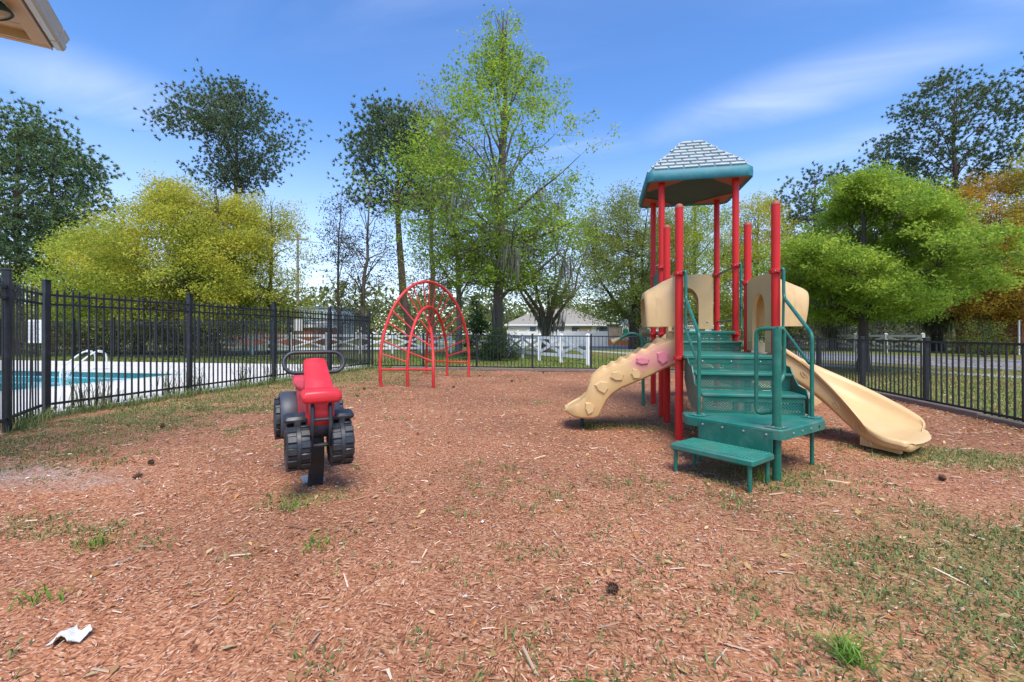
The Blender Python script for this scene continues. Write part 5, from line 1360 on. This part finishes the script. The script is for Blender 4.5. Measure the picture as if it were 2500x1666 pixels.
BARE = [(.05, .045, .03), (.07, .06, .035), (.11, .13, .04)]
tree('bare_tree', 'thin nearly bare tree left of the dark pine', P_(826, 31), Hh(470, 31), [(.10, .7), (.35, 1.3), (.6, 1.3), (.85, .8), (1.0, .2)], .10, 24, 70, 5, 9, .6, .12, BARE, 'bark_grey', nl=14, lstart=.12, up=.5, hole=.3, twig=.016)
tree('bare_tree', 'nearly bare tree with dark seed clusters beside the dark pine', P_(889, 30), Hh(430, 30), [(.12, 1.0), (.35, 1.9), (.62, 2.2), (.86, 1.6), (1.0, .4)], .15, 25, 110, 5, 11, .7, .12, BARE, 'bark_grey', nl=18, lstart=.12, up=.5, hole=.3, twig=.016)
tree('sweetgum_tree', 'tallest tree, light green sweetgum with sparse new leaves', P_(1222, 23.5), Hh(24, 23.5), [(.20, 2.0), (.27, 4.2), (.36, 5.3), (.46, 5.4), (.56, 4.6), (.67, 3.3), (.80, 2.0), (.92, 1.1), (1.0, .25)], .27, 26, 600, 7, 9, .72, .135, GUM, 'bark_grey', nl=44, lstart=.16, lend=.96, up=.55, hole=.38, wid=.75, moss=26, shell=.6, twig=.018, wob=.012, spr=.25)
tree('sweetgum_tree', 'pale yellow green tree leaning left of the tall sweetgum', P_(1118, 27), Hh(235, 27), [(.16, 1.8), (.30, 3.4), (.50, 3.7), (.68, 3.3), (.84, 2.2), (1.0, .5)], .17, 27, 190, 7, 8, .75, .125, [(.14, .17, .028), (.23, .26, .035), (.33, .33, .05), (.40, .36, .07)], 'bark_pale', nl=26, lstart=.2, up=.4, hole=.36, wid=.7, moss=10, lean=(-1.2, 0))
tree('forked_tree', 'forked small tree in front of the cream house', P_(1334, 30), Hh(500, 30), [(.30, 1.4), (.46, 3.2), (.66, 3.5), (.84, 2.6), (1.0, .8)], .27, 28, 190, 7, 12, .72, .13, [(.14, .20, .034), (.22, .28, .045), (.32, .34, .06)], 'bark_grey', nl=9, lstart=.5, lend=.9, up=0, fork=.24, hole=.38, moss=12)
tree('oak_tree', 'dark-trunked oak behind the left slide, golden at its top', P_(1549, 36.8), Hh(452, 36.8), [(.14, 2.2), (.26, 4.2), (.45, 4.9), (.66, 4.4), (.84, 3.0), (1.0, .8)], .42, 29, 360, 8, 22, .80, .15, [(.12, .18, .04), (.20, .26, .05), (.32, .35, .055), (.48, .44, .065)], 'bark_dark', nl=10, lstart=.35, lend=.9, up=0, fork=.20, hole=.32, moss=8)
tree('golden_tree', 'feathery yellow green tree behind the roofed tower', P_(1700, 41), Hh(455, 41), [(.14, 3.0), (.30, 4.6), (.55, 4.4), (.78, 3.2), (1.0, .6)], .24, 30, 270, 8, 24, .9, .145, YG_, 'bark_grey', nl=26, lstart=.15, up=.5, hole=.34)
tree('golden_tree', 'golden tree behind the right posts of the climbing frame', P_(1838, 39), Hh(500, 39), [(.14, 3.2), (.30, 4.4), (.55, 4.2), (.78, 3.0), (1.0, .6)], .24, 31, 270, 8, 24, .9, .145, GLD, 'bark_grey', nl=22, lstart=.15, up=.5, hole=.30)
tree('lime_green_tree', 'bright lime green spreading tree just beyond the right fence', P_(2107, 14.9), Hh(436, 14.9), [(.27, 1.4), (.36, 2.6), (.48, 2.9), (.62, 2.7), (.78, 2.0), (.92, 1.1), (1.0, .3)], .15, 32, 560, 8, 30, .42, .088, LIME, 'bark_dark', nl=22, lstart=.27, lend=.95, up=.3, hole=.42, flatz=.40, lump=.35, shell=.42, spr=.26)
tree('orange_tree', 'orange gold tree right of the bright green tree', P_(2415, 28.9), Hh(440, 28.9), [(.18, 2.6), (.32, 3.8), (.52, 4.0), (.74, 3.2), (.90, 2.0), (1.0, .6)], .36, 33, 340, 8, 26, .72, .13, ORG, 'bark_dark', nl=12, lstart=.35, lend=.9, up=0, fork=.20, hole=.30, moss=26)
tree('golden_tree', 'yellow green tree cut off by the right edge of the picture', P_(2560, 27), Hh(315, 27), [(.16, 2.2), (.32, 3.2), (.55, 3.2), (.78, 2.2), (1.0, .5)], .26, 34, 230, 8, 18, .72, .125, GLD, 'bark_dark', nl=20, lstart=.16, up=.4, hole=.32)
tree('oak_tree', 'moss-hung oak in the shade behind the bright green tree', P_(2040, 34), Hh(560, 34), [(.20, 2.4), (.36, 4.2), (.60, 4.2), (.82, 2.8), (1.0, .8)], .40, 35, 210, 7, 18, .8, .15, OAK, 'bark_dark', nl=10, lstart=.4, lend=.9, up=0, fork=.22, hole=.25, moss=40)
tree('oak_tree', 'moss-hung oak standing right behind the beige fence', P_(2290, 33), Hh(540, 33), [(.20, 2.4), (.36, 4.0), (.60, 4.0), (.82, 2.6), (1.0, .8)], .36, 36, 200, 7, 18, .8, .15, OAK, 'bark_dark', nl=10, lstart=.4, lend=.9, up=0, fork=.22, hole=.25, moss=44)
# evergreens by the low back fence
DKG = [(.016, .045, .014), (.028, .068, .018), (.05, .10, .024)]
def shrub(name, label, px_, d, H, R_w, seed, pal, ncl, lps=16, leaf=.07, prof=None):
    return tree(name, label, P_(px_, d), H, prof or [(.04, R_w * .8), (.3, R_w), (.7, R_w * .8), (1.0, R_w * .25)], .05, seed, ncl, 6, lps, R_w * .38, leaf, pal, 'bark_dark', nl=8, lstart=.05, up=.4, hole=.05, shell=.6, lump=.2)
shrub('columnar_shrub', 'dark columnar evergreen beside the arch climber', 1167, 21.5, 2.75, .55, 41, DKG, 90, prof=[(.02, .55), (.4, .55), (.75, .36), (1.0, .06)])['category'] = 'shrub'
shrub('round_shrub', 'dark green rounded shrub at the sweetgum trunk', 1216, 20.5, 1.3, .75, 42, DKG, 60)['category'] = 'shrub'
shrub('round_shrub', 'small dark shrub at the foot of the oak by the sign', 1585, 36, 1.3, .9, 43, OAK, 40)['category'] = 'shrub'
shrub('round_shrub', 'olive shrub behind the beige fence, far right', 2400, 25, 1.9, 1.2, 44, OAK, 60)['category'] = 'shrub'
# undergrowth behind the far pool fence and woods far off: masses, not countable
def mass(name, label, cat, pts, n, cr, leaf, pal, seed, lps):
    R = np.random.default_rng(seed); P = np.array(pts); pal = np.array(pal)
    LP = (P[:, None] + R.normal(size=(len(P), lps, 3)) * np.array([cr, cr, cr * .7])).reshape(-1, 3); LP[:, 2] = np.maximum(LP[:, 2], .02)
    V, F = leaf_tris(LP, leaf, R); t = np.clip(np.repeat(R.uniform(0, 1, len(P)), lps) + R.normal(size=len(LP)) * .12, 0, .999) * (len(pal) - 1); i0 = t.astype(int)
    lc = pal[i0] * (1 - (t - i0)[:, None]) + pal[i0 + 1] * (t - i0)[:, None]
    o = np_mesh(name, V, F, M['leaf'], col=np.repeat(lc * R.uniform(.7, 1.3, (len(lc), 1)), 3, 0)); set_props(o, label, cat, kind='stuff')
R = np.random.default_rng(99)
pts = []
for k in range(480):
    px_ = R.uniform(-350, 520); d = R.uniform(24.5, 31); h = abs(R.normal(0, 1)) * .9 + R.uniform(0, 1.3)
    x, y = P_(px_, d)
    if y < 19.2: continue
    pts.append((x, y, min(h, 3.0) * (1 if px_ < 430 else .45)))
mass('undergrowth', 'tangled olive undergrowth behind the far pool fence', 'undergrowth', pts, 0, .42, .16, [(.13, .10, .06), (.17, .17, .055), (.25, .26, .06), (.33, .30, .08)], 51, 60)
pts = []
for k in range(330):
    px_ = R.uniform(1880, 2750); d = R.uniform(37, 50); x, y = P_(px_, d); pts.append((x, y, abs(R.normal(0, 1.3)) + R.uniform(0, .8)))
mass('undergrowth', 'grey green undergrowth in the shade beyond the beige fence', 'undergrowth', pts, 0, .75, .26, [(.10, .09, .07), (.14, .145, .075), (.19, .20, .08), (.22, .21, .14)], 53, 60)
pts = []
for k in range(2000):
    px_ = R.uniform(-500, 3000); d = R.uniform(80, 125); top = 3.5 + 7.0 * vnoise(np.array([px_ / 90.]), np.array([d / 40.]), 8)[0]
    x, y = P_(px_, d); pts.append((x, y, R.uniform(.2, 1) * top))
mass('far_woods', 'far line of hazy green and golden woods along the horizon', 'woods', pts, 0, 1.5, .95, [(.12, .15, .05), (.17, .21, .06), (.28, .28, .08), (.20, .25, .08)], 52, 34)

# ------------------------------------------------------------------ mulch chips, grass, litter
R = np.random.default_rng(123)
def in_yard(P): return (P[:, 0] > XL + .1) & (P[:, 0] < XR - .1) & (P[:, 1] < YB - .15) & ~((P[:, 0] < -4.5) & (P[:, 1] < 5.1 - .92 * (P[:, 0] + 8.05)))
def chips(n, x0, x1, y0, y1, L0, L1, w0, w1, seed, pal, up=.5, keep=None):
    R = np.random.default_rng(seed)
    P = np.stack([R.uniform(x0, x1, n), R.uniform(y0, y1, n)], 1); P = P[in_yard(P)]
    if keep is not None: P = P[R.uniform(size=len(P)) < keep(P)]
    n = len(P); az = R.uniform(0, 2 * math.pi, n); L = R.uniform(L0, L1, n) * np.exp(R.normal(size=n) * .25); w = R.uniform(w0, w1, n)
    tilt = R.normal(size=n) * .16; roll = R.normal(size=n) * .35
    t = np.stack([np.cos(az) * np.cos(tilt), np.sin(az) * np.cos(tilt), np.sin(tilt)], 1); s = np.stack([-np.sin(az) * np.cos(roll), np.cos(az) * np.cos(roll), np.sin(roll)], 1)
    u = np.cross(t, s); h = w * R.uniform(.25, .5, n)
    c = np.stack([P[:, 0], P[:, 1], ground_z(P[:, 0], P[:, 1]) + .004 + np.abs(tilt) * L * .35 + R.uniform(0, .008, n)], 1)
    L_, w_, h_ = L[:, None], w[:, None], h[:, None]
    taper = R.uniform(.3, 1, (n, 1))
    V = np.stack([c - t * L_ * .5 - s * w_ * .5, c + t * L_ * .5 - s * w_ * .5 * taper, c + t * L_ * .5 + s * w_ * .5 * taper, c - t * L_ * .5 + s * w_ * .5, c - t * L_ * .42 + u * h_, c + t * L_ * .42 + u * h_], 1).reshape(-1, 3)
    b_ = np.arange(n)[:, None] * 6
    F4 = np.concatenate([b_ + [0, 1, 5, 4], b_ + [2, 3, 4, 5]]); Fa = np.concatenate([b_ + [1, 2, 5, 5], b_ + [3, 0, 4, 4]])
    pal = np.array(pal); k = R.integers(0, len(pal), n); col = pal[k] * R.uniform(.65, 1.35, (n, 1))
    # triangles as their own faces
    return V, F4, (b_ + [1, 2, 5])[:1], np.repeat(col, 6, 0)
def mixed_mesh(name, V, F4, F3, m, col):
    me = bpy.data.meshes.new(name); me.vertices.add(len(V)); me.vertices.foreach_set('co', V.astype(np.float32).ravel())
    li = np.concatenate([F4.ravel(), F3.ravel()]).astype(np.int32); me.loops.add(len(li)); me.loops.foreach_set('vertex_index', li)
    st = np.concatenate([np.arange(len(F4)) * 4, len(F4) * 4 + np.arange(len(F3)) * 3]).astype(np.int32)
    me.polygons.add(len(st)); me.polygons.foreach_set('loop_start', st)
    a = me.attributes.new('col', 'FLOAT_COLOR', 'POINT'); a.data.foreach_set('color', np.concatenate([col, np.ones((len(col), 1))], 1).astype(np.float32).ravel())
    me.materials.append(m); me.update(calc_edges=True); o = bpy.data.objects.new(name, me); COL.objects.link(o); return o
CH = [(.38, .150, .078), (.43, .180, .098), (.32, .12, .062), (.48, .225, .135), (.40, .155, .082), (.25, .095, .055), (.50, .27, .165), (.42, .165, .085), (.54, .34, .21)]
CHP = CH + CH + [(.56, .38, .26), (.60, .45, .34)]
SH = dict(chips='red bark mulch chips covering the playground floor')
KC = lambda P: np.clip(.30 + 1.5 * (vnoise(P[:, 0] * 1.3, P[:, 1] * 1.3, 41) * .6 + vnoise(P[:, 0] * 4, P[:, 1] * 4, 42) * .4 - .22), .12, 1)
V, A4, A3, c = chips(110000, -7.4, 5.4, .7, 5.0, .011, .034, .0030, .0070, 1, CHP, keep=KC)
o = mixed_mesh('mulch_chips', V, A4, A3, M['chips'], c); set_props(o, SH['chips'] + ' in the foreground', 'mulch', kind='stuff')
V, A4, A3, c = chips(38000, -8, 5.4, 4.7, 14.9, .018, .045, .006, .011, 2, CHP)
o = mixed_mesh('mulch_chips', V, A4, A3, M['chips'], c); set_props(o, SH['chips'] + ' further back', 'mulch', kind='stuff')
V, A4, A3, c = chips(700, -5.5, 5.4, .7, 7, .05, .11, .007, .015, 3, [(.50, .36, .24), (.42, .22, .12), (.30, .15, .09), (.58, .45, .33)])
o = mixed_mesh('wood_splinters', V, A4, A3, M['chips'], c); set_props(o, 'longer pale wood splinters lying on the mulch', 'mulch', kind='stuff')
V, A4, A3, c = chips(1100, -8, 3, .8, 9, .010, .030, .008, .018, 4, [(.60, .55, .48), (.50, .45, .38), (.66, .62, .56)], keep=lambda P: np.clip(.12 + np.exp(-(((P[:, 0] + 4) / 2.2) ** 2 + ((P[:, 1] - 2.7) / 1.2) ** 2)), 0, 1))
o = mixed_mesh('shell_fragments', V, A4, A3, M['chips'], c); set_props(o, 'small white shell and bark fragments in the mulch', 'mulch', kind='stuff')
def leaves_on(n, x0, x1, y0, y1, size, pal, seed, keep=None, z=None, yard=True):
    R = np.random.default_rng(seed); P = np.stack([R.uniform(x0, x1, n), R.uniform(y0, y1, n)], 1)
    if yard: P = P[in_yard(P)]
    if keep is not None: P = P[R.uniform(size=len(P)) < keep(P)]
    n = len(P); pz = (ground_z(P[:, 0], P[:, 1]) if z is None else np.full(n, z)) + .012
    V, F = leaf_quads(np.stack([P[:, 0], P[:, 1], pz], 1), size, R, flat=3.5, wid=.42); pal = np.array(pal)
    return V, F, np.repeat(pal[R.integers(0, len(pal), n)] * R.uniform(.7, 1.25, (n, 1)), 4, 0)
DRY = [(.42, .26, .10), (.50, .33, .12), (.34, .19, .08), (.55, .42, .20), (.46, .20, .06)]
V, F, c = leaves_on(1400, -6, 5.4, .8, 9, .055, DRY, 5); o = np_mesh('dry_leaves', V, F, M['litter'], col=c); set_props(o, 'scattered dry leaves on the mulch', 'leaf litter', kind='stuff')
V, F, c = leaves_on(5200, 3.4, 5.4, 2, 14.8, .06, DRY, 6, keep=lambda P: np.clip((P[:, 0] - 4.2) / 1.1, 0, 1) ** 1.6)
o = np_mesh('dry_leaves', V, F, M['litter'], col=c); set_props(o, 'drift of dry leaves along the right fence', 'leaf litter', kind='stuff')
V, F, c = leaves_on(16000, 5.6, 17, 3, 26, .075, DRY, 7, yard=False, z=-.03); o = np_mesh('dry_leaves', V, F, M['litter'], col=c); set_props(o, 'dry leaves strewn over the lawn beyond the right fence', 'leaf litter', kind='stuff')
V, F, c = leaves_on(9000, -8, 4, 16.5, 30, .085, [(.30, .13, .06), (.36, .19, .09), (.24, .12, .07)], 8, yard=False, z=-.03, keep=lambda P: np.clip(vnoise(P[:, 0] * .35, P[:, 1] * .35, 4) * 2 - .7, 0, 1) + .5 * np.exp(-(((P[:, 0] + .5) / 2.5) ** 2 + ((P[:, 1] - 22) / 2.5) ** 2)))
o = np_mesh('dry_leaves', V, F, M['litter'], col=c); set_props(o, 'brown leaf litter under the trees behind the back fence', 'leaf litter', kind='stuff')
# grass blades
def blades(n, x0, x1, y0, y1, h0, h1, w, seed, pal, keep=None, clump=None, yard=True, z=None, spread=.05, lay=.7):
    R = np.random.default_rng(seed)
    if clump is None: P = np.stack([R.uniform(x0, x1, n), R.uniform(y0, y1, n)], 1)
    else: P = np.repeat(np.array(clump), n, 0) + R.normal(size=(len(clump) * n, 2)) * spread
    if yard: P = P[in_yard(P)]
    if keep is not None: P = P[R.uniform(size=len(P)) < keep(P)]
    n = len(P); az = R.uniform(0, 2 * math.pi, n); h = R.uniform(h0, h1, n); b_ = R.uniform(.2, lay, n) * h
    d = np.stack([np.cos(az), np.sin(az), np.zeros(n)], 1); s = np.stack([-np.sin(az), np.cos(az), np.zeros(n)], 1) * (w * R.uniform(.6, 1.2, n))[:, None] * .5
    c = np.stack([P[:, 0], P[:, 1], (ground_z(P[:, 0], P[:, 1]) if z is None else np.full(n, z)) - .003], 1)
    m_ = c + d * (b_ * .35)[:, None]; m_[:, 2] += h * .62; t = c + d * b_[:, None]; t[:, 2] += h * R.uniform(.7, 1.0, n)
    V = np.stack([c - s, c + s, m_ + s * .8, m_ - s * .8, t + s * .15, t - s * .15], 1).reshape(-1, 3); i = np.arange(n)[:, None] * 6
    F = np.concatenate([i + [0, 1, 2, 3], i + [3, 2, 4, 5]]); pal = np.array(pal)
    return V, F, np.repeat(pal[R.integers(0, len(pal), n)] * R.uniform(.7, 1.3, (n, 1)), 6, 0)
GR = [(.13, .20, .055), (.16, .23, .065), (.21, .26, .08), (.12, .17, .065), (.28, .29, .11)]
def kg(P):
    nz = vnoise(P[:, 0] * 3.1, P[:, 1] * 3.1, 12) * .55 + vnoise(P[:, 0] * 9, P[:, 1] * 9, 13) * .45
    return np.clip((green_amount(P[:, 0], P[:, 1]) * 1.15 + nz - .77) * 2.0, 0, 1)
V, F, c = blades(215000, -7.4, 5.4, .7, 6.5, .014, .048, .0080, 21, GR, kg, lay=1.7); o = np_mesh('short_grass', V, F, M['blade'], col=c); set_props(o, 'short grass growing through the mulch in the foreground', 'grass', kind='stuff')
V, F, c = blades(130000, -8, 5.4, 6, 14.9, .022, .06, .012, 22, GR + [(.36, .32, .12), (.30, .30, .10)], kg, lay=1.2); o = np_mesh('short_grass', V, F, M['blade'], col=c); set_props(o, 'thin grass on the mulch further back', 'grass', kind='stuff')
cl = [(XL + .12 + abs(R.normal()) * .10, y) for y in np.arange(5.2, 15, .10)] + [(XL + .7 * t + .14 + abs(R.normal()) * .06, 5.17 - .78 * t) for t in np.linspace(0, 1, 12)]
V, F, c = blades(26, 0, 0, 0, 0, .06, .22, .010, 23, GR + [(.24, .24, .08)], clump=cl, yard=False, z=0, spread=.07, lay=1.0); o = np_mesh('fence_weeds', V, F, M['blade'], col=c); set_props(o, 'strip of weeds and grass along the foot of the tall fence', 'grass', kind='stuff')
cl = [(XL - .15 + R.normal() * .05, y) for y in (5.9, 6.3, 7.5, 8.2, 9.3, 10.2, 11.5)]
V, F, c = blades(46, 0, 0, 0, 0, .25, .75, .012, 24, [(.20, .22, .08), (.30, .27, .13), (.14, .18, .05)], clump=cl, yard=False, z=0, spread=.10, lay=.9); o = np_mesh('tall_weeds', V, F, M['blade'], col=c); set_props(o, 'tall straggly weeds standing just behind the tall fence', 'weeds', kind='stuff')
def kl(P): return np.clip(.55 + vnoise(P[:, 0] * .8, P[:, 1] * .8, 31) - .5, 0, 1)
V, F, c = blades(42000, 5.5, 16, 3.5, 19, .04, .09, .018, 25, [(.15, .21, .045), (.21, .26, .06), (.30, .30, .09), (.35, .29, .12)], kl, yard=False, z=-.03, lay=1.2); o = np_mesh('lawn_grass', V, F, M['blade'], col=c); set_props(o, 'lawn grass beyond the right fence', 'grass', kind='stuff')
V, F, c = blades(36000, -10, 6, 15.3, 24, .04, .10, .024, 26, [(.14, .23, .045), (.19, .28, .05), (.25, .30, .07)], kl, yard=False, z=-.03, lay=1.2); o = np_mesh('lawn_grass', V, F, M['blade'], col=c); set_props(o, 'lawn grass behind the back fence', 'grass', kind='stuff')
V, F, c = blades(20000, -34, -9, 16.2, 20, .06, .18, .03, 27, [(.11, .18, .03), (.17, .22, .05), (.24, .24, .08)], kl, yard=False, z=-.03, lay=1.2); o = np_mesh('lawn_grass', V, F, M['blade'], col=c); set_props(o, 'grass strip between the pool deck and the far fence', 'grass', kind='stuff')
# a few plants one can pick out
WP = [(gp(2075, 1600), .10, 70, 'bright green grass tuft in the right foreground'), (gp(712, 1236), .07, 30, 'small weed plant in front of the tractor'), (gp(775, 1330), .07, 34, 'small bright weed left of the picture centre'),
      (gp(220, 1328), .10, 40, 'low weed patch at the left below the gravel'), (gp(100, 1465), .09, 26, 'lone green weed in the left foreground'), (gp(1860, 1168), .10, 50, 'weeds at the foot of the green landing post'), (gp(1440, 1043), .09, 50, 'grass tuft under the end of the left slide')]
for k, (p, h, n_, lab) in enumerate(WP):
    V, F, c = blades(n_, 0, 0, 0, 0, h * .4, h, .008, 60 + k, [(.12, .24, .03), (.17, .30, .04)], clump=[p], yard=False, spread=.03 if k == 0 else .05, lay=1.9)
    o = np_mesh('weed_tuft', V, F, M['blade'], col=c); set_props(o, lab, 'weed', kind='stuff')
# pine cones
cm = mat('pine_cone_brown', (.085, .045, .025), .85, .3, 20)
cone = MB()
for k in range(9):
    z = -.03 + k * .0075; r = .024 * math.sin(math.pi * (k + 1.2) / 11.5)
    for j in range(7):
        q = j * 2 * math.pi / 7 + k * .45
        cone.add([(math.cos(q - .3) * r * .55, math.sin(q - .3) * r * .55, z - .003), (math.cos(q + .3) * r * .55, math.sin(q + .3) * r * .55, z - .003), (math.cos(q) * r * 1.35, math.sin(q) * r * 1.35, z + .010)], [(0, 1, 2)])
cone.lathe([(.003, -.035), (.012, -.02), (.014, 0), (.008, .028), (.002, .038)], (0, 0, 0), n=7)
co = cone.build('pine_cone', cm, fixn=False); cme = co.data; bpy.data.objects.remove(co)
spots = [(1498, 1438, 'pine cone in the right centre foreground'), (368, 1132, 'pine cone left of the tractor near the gravel'), (335, 1166, 'pine cone on the mulch below the gravel patch'), (928, 912, 'pine cone by the front left foot of the arch climber'), (890, 952, 'pine cone left of the arch climber'), (873, 968, 'pine cone behind the tractor handlebar'),
         (1107, 946, 'pine cone right of the arch climber front foot'), (1170, 918, 'pine cone near the back fence by the climber'), (1326, 912, 'pine cone at the back fence left of the slide'), (1250, 932, 'pine cone on the bare mulch behind the slide end'), (396, 1046, 'pine cone by the tall fence foot'), (2302, 1168, 'pine cone on the mulch at the far right')]
for k, (x, y, lab) in enumerate(spots):
    p = gp(x, y); o = bpy.data.objects.new('pine_cone', cme); COL.objects.link(o); o.location = (p[0], p[1], zr(*p) + .026); o.rotation_euler = (1.4 + random.uniform(-.3, .3), 0, random.uniform(0, 6)); o.scale = (1.15,) * 3
    set_props(o, lab, 'pine cone', 'pine cones on the mulch')
# torn white paper in the left foreground
p = gp(172, 1560); n_ = 14
V, F = [], []
for i in range(n_):
    for j in range(8):
        a, b_ = (i / (n_ - 1) - .5) * .12, (j / 7 - .5) * .075 * (1 - .25 * math.sin(i * 1.1)) 
        z = .012 + .030 * math.exp(-((a + .01) / .018) ** 2) + .014 * math.exp(-((a - .04) / .02) ** 2) + .006 * math.sin(b_ * 60 + i * .5) + random.uniform(-.002, .002)
        V.append((p[0] + a * .96 - b_ * .25, p[1] + b_ + a * .25, zr(*p) + z))
for i in range(n_ - 1):
    for j in range(7): F.append((i * 8 + j, i * 8 + j + 1, (i + 1) * 8 + j + 1, (i + 1) * 8 + j))
o = MB().add(V, F).add([(x, y, z - .003) for x, y, z in V], [tuple(i for i in f[::-1]) for f in F]).build('crumpled_paper', mat('dirty_white_paper', (.66, .64, .58), .85, .12, 30, dirt=(.40, .34, .26), dirt_amt=.6, dscale=25), smooth=True, fixn=False)
set_props(o, 'crumpled scrap of white paper in the left foreground', 'paper')
